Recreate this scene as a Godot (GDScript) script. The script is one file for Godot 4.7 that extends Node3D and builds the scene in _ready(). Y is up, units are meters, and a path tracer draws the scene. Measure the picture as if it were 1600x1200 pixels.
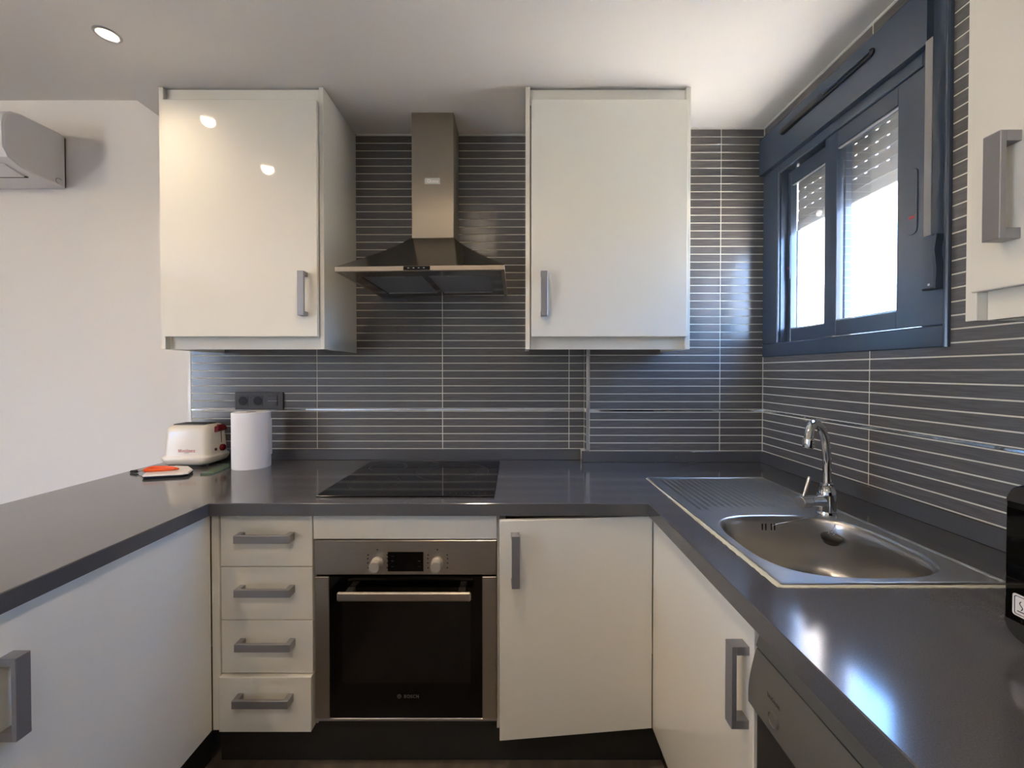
extends Node3D
# A small U-shaped kitchen. X right, y up, D = distance in front of the camera (z = -D), h = height relative to the eye.
const E := 1.328          # eye height above the floor
const DW := 1.957         # tiled back wall
const DB := 1.905         # boxed-out part of the back wall
const XW := 1.156         # tiled right wall
const CEIL := 2.454       # lowered kitchen ceiling
const CEIL2 := 2.617      # living room ceiling
const TOP := 0.909         # worktop

# ---------------------------------------------------------------- geometry
class M:
	var t := PackedVector3Array()
	func tri(a: Vector3, b: Vector3, c: Vector3) -> void:   # counter-clockwise seen from outside
		t.push_back(a); t.push_back(c); t.push_back(b)
	func quad(a: Vector3, b: Vector3, c: Vector3, d: Vector3) -> void:
		tri(a, b, c); tri(a, c, d)
	func box(lo: Vector3, hi: Vector3, b := 0.0, xf := Transform3D()) -> void:
		if b <= 0.0:
			var p := []
			for i in 8:
				p.append(xf * Vector3(hi.x if i & 1 else lo.x, hi.y if i & 2 else lo.y, hi.z if i & 4 else lo.z))
			quad(p[4], p[5], p[7], p[6]); quad(p[1], p[0], p[2], p[3]); quad(p[5], p[1], p[3], p[7])
			quad(p[0], p[4], p[6], p[2]); quad(p[6], p[7], p[3], p[2]); quad(p[0], p[1], p[5], p[4])
			return
		var c := (lo + hi) / 2.0
		var e := (hi - lo) / 2.0
		for ax in 3:
			var u := (ax + 1) % 3
			var v := (ax + 2) % 3
			for s: float in [-1.0, 1.0]:
				var q := []
				for k in [[-1, -1], [1, -1], [1, 1], [-1, 1]]:
					var w := Vector3.ZERO
					w[ax] = s * e[ax]; w[u] = k[0] * (e[u] - b); w[v] = k[1] * (e[v] - b)
					q.append(xf * (c + w))
				if s > 0: quad(q[0], q[1], q[2], q[3])
				else: quad(q[3], q[2], q[1], q[0])
			for s1: float in [-1.0, 1.0]:      # edges along ax
				for s2: float in [-1.0, 1.0]:
					var a0 := Vector3.ZERO
					a0[u] = s1 * e[u]; a0[v] = s2 * (e[v] - b)
					var a1 := Vector3.ZERO
					a1[u] = s1 * (e[u] - b); a1[v] = s2 * e[v]
					var d := Vector3.ZERO
					d[ax] = e[ax] - b
					if s1 * s2 > 0: quad(xf * (c + a0 - d), xf * (c + a1 - d), xf * (c + a1 + d), xf * (c + a0 + d))
					else: quad(xf * (c + a1 - d), xf * (c + a0 - d), xf * (c + a0 + d), xf * (c + a1 + d))
		for sx: float in [-1.0, 1.0]:
			for sy: float in [-1.0, 1.0]:
				for sz: float in [-1.0, 1.0]:
					var f := e - Vector3(b, b, b)
					var px := xf * (c + Vector3(sx * e.x, sy * f.y, sz * f.z))
					var py := xf * (c + Vector3(sx * f.x, sy * e.y, sz * f.z))
					var pz := xf * (c + Vector3(sx * f.x, sy * f.y, sz * e.z))
					if sx * sy * sz > 0: tri(px, py, pz)
					else: tri(px, pz, py)
	func tube(path: Array, r: Variant, n := 12, caps := true) -> void:
		var rings := []
		var up := Vector3.ZERO
		for i in path.size():
			var d: Vector3 = (path[mini(i + 1, path.size() - 1)] - path[maxi(i - 1, 0)]).normalized()
			if up == Vector3.ZERO:
				up = Vector3.UP if absf(d.y) < 0.9 else Vector3.RIGHT
			var s := d.cross(up).normalized()
			up = s.cross(d).normalized()
			var ring := []
			var rr: float = r[i] if r is Array else r
			for k in n:
				var a := TAU * k / n
				ring.append(path[i] + (s * cos(a) + up * sin(a)) * rr)
			rings.append(ring)
		for i in path.size() - 1:
			for k in n:
				var k2 := (k + 1) % n
				quad(rings[i][k2], rings[i][k], rings[i + 1][k], rings[i + 1][k2])
		if caps:
			for k in range(1, n - 1):
				tri(rings[0][0], rings[0][k], rings[0][k + 1])
				tri(rings[-1][0], rings[-1][k + 1], rings[-1][k])
	func lathe(prof: Array, n := 24, xf := Transform3D()) -> void:   # (r, y) from the bottom up, outside to the right
		for i in prof.size() - 1:
			for k in n:
				var a := TAU * k / n
				var b := TAU * (k + 1) / n
				var p: Vector2 = prof[i]
				var q: Vector2 = prof[i + 1]
				var p0 := xf * Vector3(p.x * cos(a), p.y, -p.x * sin(a))
				var p1 := xf * Vector3(p.x * cos(b), p.y, -p.x * sin(b))
				var q0 := xf * Vector3(q.x * cos(a), q.y, -q.x * sin(a))
				var q1 := xf * Vector3(q.x * cos(b), q.y, -q.x * sin(b))
				if p.x > 1e-6: tri(p0, p1, q1)
				if q.x > 1e-6: tri(p0, q1, q0)
	func prism(poly: Array, z0: float, z1: float, ch := 0.0, xf := Transform3D(), ch0 := 0.0) -> void:   # poly counter-clockwise seen from +z
		var n := poly.size()
		var layers := []
		var steps := [[z0, ch0], [z0 + ch0, 0.0], [z1 - ch, 0.0], [z1, ch]]
		if ch0 <= 0.0: steps.remove_at(0)
		if ch <= 0.0: steps.remove_at(steps.size() - 1)
		for st in steps:
			var ring := []
			for i in n:
				var p: Vector2 = poly[i]
				var e1: Vector2 = (p - poly[(i + n - 1) % n]).normalized()
				var e2: Vector2 = (poly[(i + 1) % n] - p).normalized()
				var n1 := Vector2(e1.y, -e1.x)
				var n2 := Vector2(e2.y, -e2.x)
				var m := (n1 + n2) / maxf(0.3, 1.0 + n1.dot(n2))
				var w: Vector2 = p - m * st[1]
				ring.append(Vector3(w.x, w.y, st[0]))
			layers.append(ring)
		for l in layers.size() - 1:
			for i in n:
				var j := (i + 1) % n
				quad(xf * layers[l][i], xf * layers[l][j], xf * layers[l + 1][j], xf * layers[l + 1][i])
		var idx := Geometry2D.triangulate_polygon(PackedVector2Array(poly))
		for k in range(0, idx.size(), 3):
			var a: Vector2 = poly[idx[k]]
			var b: Vector2 = poly[idx[k + 1]]
			var c: Vector2 = poly[idx[k + 2]]
			var flip := (b - a).cross(c - a) < 0.0
			var i1: int = idx[k + 2] if flip else idx[k + 1]
			var i2: int = idx[k + 1] if flip else idx[k + 2]
			tri(xf * layers[-1][idx[k]], xf * layers[-1][i1], xf * layers[-1][i2])
			tri(xf * layers[0][idx[k]], xf * layers[0][i2], xf * layers[0][i1])
	func mesh(angle := 35.0, with_uv := false) -> ArrayMesh:
		var fn := PackedVector3Array()
		var by := {}
		for i in range(0, t.size(), 3):
			var nn := (t[i + 2] - t[i]).cross(t[i + 1] - t[i])
			fn.push_back(nn)
			for k in 3:
				var key := Vector3i((t[i + k] * 50000.0).round())
				if not by.has(key): by[key] = PackedInt32Array()
				by[key].push_back(i / 3)
		var nr := PackedVector3Array()
		nr.resize(t.size())
		var lim := cos(deg_to_rad(angle))
		for i in t.size():
			var f := fn[i / 3]
			var fu := f.normalized()
			var s := Vector3.ZERO
			for j in by[Vector3i((t[i] * 50000.0).round())]:
				if fn[j].normalized().dot(fu) > lim: s += fn[j]
			nr[i] = s.normalized() if s.length_squared() > 0.0 else Vector3.UP
		var arr := []
		arr.resize(Mesh.ARRAY_MAX)
		arr[Mesh.ARRAY_VERTEX] = t
		arr[Mesh.ARRAY_NORMAL] = nr
		if with_uv:                                    # plain side-on mapping, for the direction of a brushed finish
			var uv := PackedVector2Array()
			for i in t.size():
				var an := nr[i].abs()
				if an.z >= an.x and an.z >= an.y: uv.push_back(Vector2(t[i].x, t[i].y))
				elif an.x >= an.y: uv.push_back(Vector2(t[i].z, t[i].y))
				else: uv.push_back(Vector2(t[i].x, t[i].z))
			arr[Mesh.ARRAY_TEX_UV] = uv
		var am := ArrayMesh.new()
		am.add_surface_from_arrays(Mesh.PRIMITIVE_TRIANGLES, arr)
		return am

# ---------------------------------------------------------------- scene helpers
var used := {}
var box_cache := {}
var mat := {}

func numbered(n: String) -> String:
	if not used.has(n):
		used[n] = 0
		return n
	used[n] += 1
	return "%s_%03d" % [n, used[n]]

func tag(o: Node, label: String, category: String, group := "", kind := "") -> void:
	o.set_meta("label", label)
	o.set_meta("category", category)
	if group: o.set_meta("group", group)
	if kind: o.set_meta("kind", kind)

func thing(called: String, label: String, category: String, at := Vector3.ZERO, group := "", kind := "") -> Node3D:
	var o := Node3D.new()
	o.name = numbered(called)
	add_child(o)
	o.position = at
	tag(o, label, category, group, kind)
	return o

func part(parent: Node3D, called: String, mesh: Mesh, m: Material, at := Vector3.ZERO, rot := Vector3.ZERO) -> MeshInstance3D:
	var o := MeshInstance3D.new()
	o.name = called
	o.mesh = mesh
	o.material_override = m
	o.position = at
	o.rotation = rot
	parent.add_child(o, true)
	return o

func cbox(size: Vector3, b := 0.001) -> ArrayMesh:
	var key := [size.snapped(Vector3.ONE * 1e-5), b]
	if not box_cache.has(key):
		var g := M.new()
		g.box(-size / 2.0, size / 2.0, minf(b, 0.4 * minf(size.x, minf(size.y, size.z))))
		box_cache[key] = g.mesh(10.0)
	return box_cache[key]

# a box given by its extents in the room: X, absolute height, D. The parent may sit anywhere without rotation.
func bx(parent: Node3D, called: String, m: Material, x0: float, x1: float, y0: float, y1: float, d0: float, d1: float, b := 0.001) -> MeshInstance3D:
	var c := Vector3((x0 + x1) / 2.0, (y0 + y1) / 2.0, -(d0 + d1) / 2.0)
	var o := part(parent, called, cbox(Vector3(absf(x1 - x0), absf(y1 - y0), absf(d1 - d0)), b), m)
	o.position = c - origin_of(parent)
	return o

func origin_of(n: Node3D) -> Vector3:
	var p := Vector3.ZERO
	var k: Node = n
	while k != self:
		p += (k as Node3D).position
		k = k.get_parent()
	return p

func P(x: float, h: float, d: float) -> Vector3:
	return Vector3(x, E + h, -d)

func std(col: Color, rough := 0.5, metal := 0.0) -> StandardMaterial3D:
	var m := StandardMaterial3D.new()
	m.albedo_color = col
	m.roughness = rough
	m.metallic = metal
	return m

func noise_tex(freq: float, lo: float, hi: float, sd: int, size := 512, oct := 4) -> NoiseTexture2D:
	var n := FastNoiseLite.new()
	n.seed = sd
	n.frequency = freq
	n.fractal_octaves = oct
	var t := NoiseTexture2D.new()
	t.width = size
	t.height = size
	t.seamless = true
	t.noise = n
	var g := Gradient.new()
	g.set_color(0, Color(lo, lo, lo))
	g.set_color(1, Color(hi, hi, hi))
	t.color_ramp = g
	return t

func tri_map(m: StandardMaterial3D, scale: Vector3, world := true) -> void:
	m.uv1_triplanar = true
	m.uv1_world_triplanar = world
	m.uv1_scale = scale
	m.uv1_triplanar_sharpness = 8.0

func make_materials() -> void:
	var streak := noise_tex(0.012, 0.80, 1.0, 3)
	var fine := noise_tex(0.12, 0.86, 1.0, 7)
	var relief := noise_tex(0.02, 0.0, 1.0, 11)
	for k in 3:                                     # glazed grey strip tiles, three tones
		var v: float = [0.425, 0.435, 0.445][k]
		var t := std(Color(v, v * 0.972, v * 0.955), 0.13)
		t.albedo_texture = streak
		tri_map(t, Vector3(1.3, 46.0, 1.3))
		t.uv1_offset = Vector3(0.31 * k, 0.17 * k, 0.23 * k)
		t.heightmap_enabled = true
		t.heightmap_texture = relief
		t.heightmap_scale = 0.012
		mat["tile%d" % k] = t
	mat.grout = std(Color(0.86, 0.84, 0.78), 0.85)
	var pl := std(Color(0.90, 0.885, 0.86), 0.75)
	pl.heightmap_enabled = true
	pl.heightmap_texture = fine
	pl.heightmap_scale = 0.02
	tri_map(pl, Vector3(3, 3, 3))
	mat.plaster = pl
	var st := std(Color(0.93, 0.905, 0.88), 0.9)
	st.heightmap_enabled = true
	st.heightmap_texture = fine
	st.heightmap_scale = 0.15
	tri_map(st, Vector3(5, 5, 5))
	mat.stucco = st
	mat.lacquer = std(Color(0.895, 0.885, 0.84), 0.045)      # glossy white cabinet doors
	mat.lacquer.clearcoat_enabled = true
	mat.lacquer.clearcoat = 0.4
	mat.lacquer.clearcoat_roughness = 0.05
	mat.melamine = std(Color(0.89, 0.875, 0.835), 0.35)
	var wt := std(Color(0.37, 0.368, 0.37), 0.13)
	wt.clearcoat_enabled = true
	wt.clearcoat = 0.35
	wt.clearcoat_roughness = 0.1
	wt.albedo_texture = noise_tex(0.35, 0.80, 1.0, 21, 512, 2)
	tri_map(wt, Vector3(2.2, 2.2, 2.2))
	mat.worktop = wt
	mat.plinth = std(Color(0.16, 0.16, 0.155), 0.45)
	var fl := std(Color(0.47, 0.42, 0.37), 0.45)
	fl.albedo_texture = noise_tex(0.02, 0.8, 1.0, 31)
	tri_map(fl, Vector3(1.5, 1.5, 0.3))
	mat.floor = fl
	var brushed := noise_tex(0.03, 0.72, 1.0, 41)
	var ss := std(Color(0.74, 0.71, 0.66), 0.38, 1.0)        # brushed stainless steel
	ss.roughness_texture = brushed
	ss.roughness_texture_channel = BaseMaterial3D.TEXTURE_CHANNEL_RED
	ss.albedo_texture = noise_tex(0.03, 0.9, 1.0, 43)
	tri_map(ss, Vector3(1.0, 60.0, 60.0))
	mat.steel = ss
	var sc := std(Color(0.64, 0.61, 0.56), 0.42, 1.0)         # the chimney is brushed up and down
	sc.anisotropy_enabled = true
	sc.anisotropy = 0.8
	mat.steel_chimney = sc
	mat.knob = std(Color(0.76, 0.74, 0.70), 0.35, 0.5)
	mat.steel_lip = std(Color(0.66, 0.61, 0.54), 0.42, 0.7)
	mat.steel_canopy = std(Color(0.64, 0.61, 0.56), 0.14, 1.0)   # same steel, polished
	var sk := std(Color(0.73, 0.725, 0.715), 0.38, 1.0)
	mat.sink = sk
	var bowl := std(Color(0.73, 0.725, 0.715), 0.38, 1.0)
	bowl.roughness_texture = brushed
	bowl.roughness_texture_channel = BaseMaterial3D.TEXTURE_CHANNEL_RED
	tri_map(bowl, Vector3(12, 12, 12))
	mat.bowl = bowl
	mat.chrome = std(Color(0.86, 0.87, 0.88), 0.06, 1.0)
	mat.handle = std(Color(0.62, 0.62, 0.63), 0.38, 0.7)   # satin nickel bars
	mat.alu = std(Color(0.72, 0.72, 0.72), 0.3, 0.9)
	mat.white_trim = std(Color(0.88, 0.88, 0.87), 0.3)
	mat.black_glass = std(Color(0.012, 0.012, 0.014), 0.04)
	mat.black_glass.metallic_specular = 0.38
	mat.hob_glass = std(Color(0.022, 0.022, 0.024), 0.07)
	mat.black = std(Color(0.03, 0.03, 0.032), 0.75)
	mat.black_gloss = std(Color(0.025, 0.026, 0.03), 0.15)
	mat.grey_print = std(Color(0.36, 0.36, 0.36), 0.5)
	mat.zone_print = std(Color(0.13, 0.13, 0.135), 0.35)
	mat.dark_print = std(Color(0.12, 0.12, 0.12), 0.6)
	mat.pale_print = std(Color(0.75, 0.75, 0.72), 0.6)
	mat.dw_silver = std(Color(0.50, 0.49, 0.46), 0.38, 0.6)
	mat.dw_dark = std(Color(0.30, 0.29, 0.27), 0.38, 0.7)
	var fr := std(Color(0.26, 0.30, 0.355), 0.22)           # anthracite lacquered aluminium
	mat.frame = fr
	mat.grille_black = std(Color(0.06, 0.07, 0.085), 0.4)
	mat.slat = std(Color(0.56, 0.55, 0.54), 0.45)
	mat.strap = std(Color(0.60, 0.59, 0.58), 0.9)
	mat.rubber = std(Color(0.02, 0.02, 0.022), 0.45)
	mat.socket = std(Color(0.25, 0.235, 0.23), 0.6)
	mat.plastic = std(Color(0.90, 0.87, 0.81), 0.16)         # toaster shell
	mat.ac = std(Color(0.86, 0.85, 0.85), 0.3)
	mat.red = std(Color(0.42, 0.02, 0.06), 0.25)
	mat.red_print = std(Color(0.70, 0.08, 0.08), 0.5)
	var pp := std(Color(0.94, 0.935, 0.93), 0.95)
	pp.heightmap_enabled = true
	pp.heightmap_texture = fine
	pp.heightmap_scale = 0.08
	tri_map(pp, Vector3(9, 22, 9))
	mat.paper = pp
	mat.card = std(Color(0.55, 0.48, 0.40), 0.9)
	mat.orange = std(Color(0.95, 0.36, 0.10), 0.35)
	mat.navy = std(Color(0.05, 0.07, 0.14), 0.4)
	mat.white_plastic = std(Color(0.90, 0.88, 0.86), 0.35)
	mat.sealant = std(Color(0.80, 0.785, 0.70), 0.7)
	mat.red_dot = std(Color(0.55, 0.15, 0.22), 0.5)
	var gl := std(Color(0.9, 0.95, 0.96, 0.04), 0.0)
	gl.transparency = BaseMaterial3D.TRANSPARENCY_ALPHA
	mat.pane = gl
	var gg := std(Color(0.32, 0.47, 0.36, 0.55), 0.1)
	gg.transparency = BaseMaterial3D.TRANSPARENCY_ALPHA
	mat.green_glass = gg
	var lamp := std(Color(1, 1, 1), 0.4)
	lamp.emission_enabled = true
	lamp.emission = Color(1.0, 0.90, 0.78)
	lamp.emission_energy_multiplier = 1.2
	mat.lamp = lamp
	var opal := std(Color(1, 1, 1), 0.4)
	opal.emission_enabled = true
	opal.emission = Color(1.0, 0.90, 0.78)
	opal.emission_energy_multiplier = 0.25
	mat.fill_lamp_opal = opal
	mat.terrace = std(Color(0.80, 0.75, 0.68), 0.8)

func text_mesh(s: String, height: float, font_name := "Droid Sans", bold := false, slant := 0.0) -> TextMesh:
	var f := SystemFont.new()
	f.font_names = PackedStringArray([font_name])
	if bold: f.font_weight = 700
	var tm := TextMesh.new()
	if slant != 0.0:
		var v := FontVariation.new()
		v.base_font = f
		v.variation_transform = Transform2D(Vector2(1, slant), Vector2(0, 1), Vector2.ZERO)
		tm.font = v
	else:
		tm.font = f
	tm.text = s
	tm.font_size = 32
	tm.pixel_size = height / 24.0
	tm.depth = 0.0004
	tm.curve_step = 2.0
	return tm

func handle_mesh(length: float, proud := 0.034) -> ArrayMesh:   # along y, standing off +z
	var g := M.new()
	var l := length / 2.0
	var w := 0.0125
	g.box(Vector3(-w, -l, proud - 0.010), Vector3(w, l, proud), 0.0008)
	g.box(Vector3(-w, l - 0.017, 0.0), Vector3(w, l, proud - 0.0095), 0.0006)
	g.box(Vector3(-w, -l, 0.0), Vector3(w, -l + 0.017, proud - 0.0095), 0.0006)
	return g.mesh(10.0)

# ================================================================ build
func _ready() -> void:
	var cam := Camera3D.new()
	cam.name = "camera"
	cam.position = Vector3(0, E, 0)
	cam.rotation = Vector3(-atan(0.012), 0, 0)
	cam.projection = Camera3D.PROJECTION_FRUSTUM
	cam.near = 0.05
	cam.far = 60.0
	cam.size = 2.0 * 0.05 * 600.0 / 640.0
	cam.frustum_offset = Vector2(-3.5, -11.8) / 640.0 * 0.05
	add_child(cam)
	cam.current = true
	var we := WorldEnvironment.new()
	we.name = "environment"
	var env := Environment.new()
	var sky := Sky.new()
	var sm := ProceduralSkyMaterial.new()
	sm.sky_top_color = Color(0.49, 0.70, 1.0)
	sm.sky_horizon_color = Color(0.68, 0.83, 1.0)
	sm.ground_horizon_color = Color(0.72, 0.72, 0.72)
	sm.ground_bottom_color = Color(0.6, 0.58, 0.55)
	sky.sky_material = sm
	env.background_mode = Environment.BG_SKY
	env.sky = sky
	env.background_energy_multiplier = 5.2
	env.tonemap_mode = Environment.TONE_MAPPER_LINEAR
	env.tonemap_exposure = 6.4
	env.sdfgi_enabled = true
	env.ssao_enabled = true
	env.ssil_enabled = true
	we.environment = env
	add_child(we)
	var sun := DirectionalLight3D.new()
	sun.name = "sun"
	sun.light_color = Color(1.0, 0.95, 0.83)
	sun.light_energy = 5.5
	sun.light_angular_distance = 0.6
	sun.shadow_enabled = true
	sun.sky_mode = DirectionalLight3D.SKY_MODE_LIGHT_ONLY
	add_child(sun)
	sun.look_at_from_position(Vector3(0.30, 0.90, 0.25) * 10.0, Vector3.ZERO, Vector3.UP)

	make_materials()
	build_shell()
	build_tiles()
	build_window()
	build_worktop()
	build_base_units()
	build_wall_units()
	build_oven()
	build_hob()
	build_hood()
	build_sink()
	build_tap()
	build_dishwasher()
	build_microwave()
	build_toaster()
	build_small_things()
	build_air_conditioner()
	build_lamps()

# ---------------------------------------------------------------- setting
func build_shell() -> void:
	var xl := -5.0
	var dr := -3.8                                # rear wall, behind the camera
	var f := thing("floor", "dull brown kitchen floor in front of the black plinth", "floor", Vector3.ZERO, "", "structure")
	bx(f, "slab", mat.floor, xl - 0.2, 1.49, -0.12, 0.0, dr - 0.2, DW + 0.2, 0.0)
	var c := thing("ceiling", "lowered white kitchen ceiling with recessed spotlights above the cabinets", "ceiling", Vector3.ZERO, "", "structure")
	bx(c, "lowered_slab", mat.plaster, -1.569, XW + 0.334, CEIL, CEIL2 + 0.1, -1.3, DW + 0.2, 0.002)
	var c2 := thing("ceiling", "higher white ceiling of the adjoining room above the air conditioner", "ceiling", Vector3.ZERO, "", "structure")
	bx(c2, "slab", mat.plaster, xl - 0.2, -1.569, CEIL2, CEIL2 + 0.1, dr - 0.2, DW + 0.2, 0.0)
	bx(c2, "rear_slab", mat.plaster, -1.569, 1.49, CEIL2, CEIL2 + 0.1, dr - 0.2, -1.3, 0.0)
	var wb := thing("wall_back", "back wall, plain white beside grey strip tiles behind the hood", "wall", Vector3.ZERO, "", "structure")
	bx(wb, "masonry", mat.plaster, xl - 0.2, 1.49, 0.0, CEIL2, DW + 0.006, DW + 0.2, 0.0)
	var bed0 := E - 0.374
	bx(wb, "grout_bed", mat.grout, -1.545, 0.338, bed0, CEIL - 0.001, DW + 0.0014, DW + 0.006, 0.0)
	bx(wb, "corner_trim", mat.white_trim, -1.560, -1.545, TOP + 0.002, CEIL - 0.001, DW - 0.001, DW + 0.006, 0.001)
	var wp := thing("wall_back_right", "boxed-out tiled stretch of back wall beside the window, with metal corner trim", "wall", Vector3.ZERO, "", "structure")
	bx(wp, "masonry", mat.plaster, 0.338, XW + 0.006, 0.0, CEIL, DB + 0.006, DW + 0.006, 0.0)
	bx(wp, "grout_bed", mat.grout, 0.350, XW + 0.004, bed0, CEIL - 0.001, DB + 0.0014, DB + 0.006, 0.0)
	bx(wp, "side_grout_bed", mat.grout, 0.3364, 0.338, bed0, CEIL - 0.001, DB + 0.008, DW + 0.001, 0.0)
	bx(wp, "corner_trim", mat.alu, 0.335, 0.349, bed0, CEIL - 0.001, DB, DB + 0.008, 0.002)
	# right wall with the window opening D 1.80..1.13, h 0.12..0.90
	var wr := thing("wall_right", "right wall of grey strip tiles around the window above the sink", "wall", Vector3.ZERO, "", "structure")
	var xo := 1.49
	var xi := XW + 0.006
	bx(wr, "masonry_below", mat.stucco, xi, xo, 0.0, E + 0.12, 1.13, 1.80, 0.0)
	bx(wr, "masonry_above", mat.stucco, xi, xo, E + 0.90, CEIL, 1.13, 1.80, 0.0)
	bx(wr, "masonry_far", mat.stucco, xi, xo, 0.0, CEIL, 1.80, DW + 0.006, 0.0)
	bx(wr, "masonry_near", mat.stucco, xi, xo, 0.0, CEIL, -1.3, 1.13, 0.0)
	bx(wr, "masonry_rear", mat.plaster, xi, xo, 0.0, CEIL2, dr, -1.3, 0.0)
	bx(wr, "grout_bed_below", mat.grout, XW + 0.0014, xi, bed0, E + 0.10, -0.62, DB + 0.0014, 0.0)
	bx(wr, "grout_bed_above", mat.grout, XW + 0.0014, xi, E + 1.0, CEIL - 0.001, -0.62, DB + 0.0014, 0.0)
	bx(wr, "grout_bed_near", mat.grout, XW + 0.0014, xi, E + 0.10, E + 1.0, -0.62, 1.12, 0.0)
	var wf := thing("wall_front", "plain white rear wall closing the room behind the kitchen", "wall", Vector3.ZERO, "", "structure")
	bx(wf, "masonry", mat.plaster, xl - 0.2, xo, 0.0, CEIL2, dr - 0.2, dr, 0.0)
	# left wall with a balcony door opening D -2.6..-1.4
	var wl := thing("wall_left", "white end wall of the adjoining room with a balcony door", "wall", Vector3.ZERO, "", "structure")
	bx(wl, "masonry_far", mat.plaster, xl - 0.2, xl, 0.0, CEIL2, -1.4, DW + 0.006, 0.0)
	bx(wl, "masonry_near", mat.plaster, xl - 0.2, xl, 0.0, CEIL2, dr, -2.6, 0.0)
	bx(wl, "lintel", mat.plaster, xl - 0.2, xl, 2.15, CEIL2, -2.6, -1.4, 0.0)
	var w2 := thing("window_2", "tall glazed balcony door in the adjoining room", "window", Vector3.ZERO, "", "structure")
	for d: Array in [[-2.6, -2.53], [-1.47, -1.4]]:
		bx(w2, "stile", mat.frame, xl - 0.12, xl - 0.06, 0.0, 2.15, d[0], d[1], 0.003)
	bx(w2, "top_rail", mat.frame, xl - 0.12, xl - 0.06, 2.08, 2.15, -2.53, -1.47, 0.003)
	bx(w2, "bottom_rail", mat.frame, xl - 0.12, xl - 0.06, 0.0, 0.08, -2.53, -1.47, 0.003)
	bx(w2, "pane", mat.pane, xl - 0.092, xl - 0.088, 0.08, 2.08, -2.53, -1.47, 0.0)
	var g := thing("terrace", "sunlit pale terrace paving outside the window", "terrace", Vector3.ZERO, "", "structure")
	bx(g, "paving", mat.terrace, -14.0, 14.0, -0.4, -0.2, -14.0, 14.0, 0.0)
	# plinths
	for b: Array in [["baseboard_back", -1.00, 0.50, 1.383, 1.40, "black plinth board under the oven and drawers"]]:
		var o := thing(b[0], b[5], "plinth", Vector3.ZERO, "", "structure")
		bx(o, "board", mat.plinth, b[1], b[2], 0.001, 0.157, b[3], b[4])
	var bl := thing("baseboard_left", "black plinth board under the peninsula cabinets", "plinth", Vector3.ZERO, "", "structure")
	bx(bl, "board", mat.plinth, -1.05, -1.035, 0.001, 0.157, -0.58, 1.382)
	var br := thing("baseboard_right", "black plinth board under the sink cabinet and dishwasher", "plinth", Vector3.ZERO, "", "structure")
	bx(br, "board", mat.plinth, 0.503, 0.518, 0.001, 0.157, -0.58, 1.382)

func tile_rows() -> Array:
	var r := []
	for k in 5:
		r.append([-0.189 - 0.036 * (k + 1), -0.189 - 0.036 * k])
	for k in 37:
		var a := -0.176 + 0.036 * k
		if a < 1.122: r.append([a, minf(a + 0.036, 1.131)])
	return r

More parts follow.
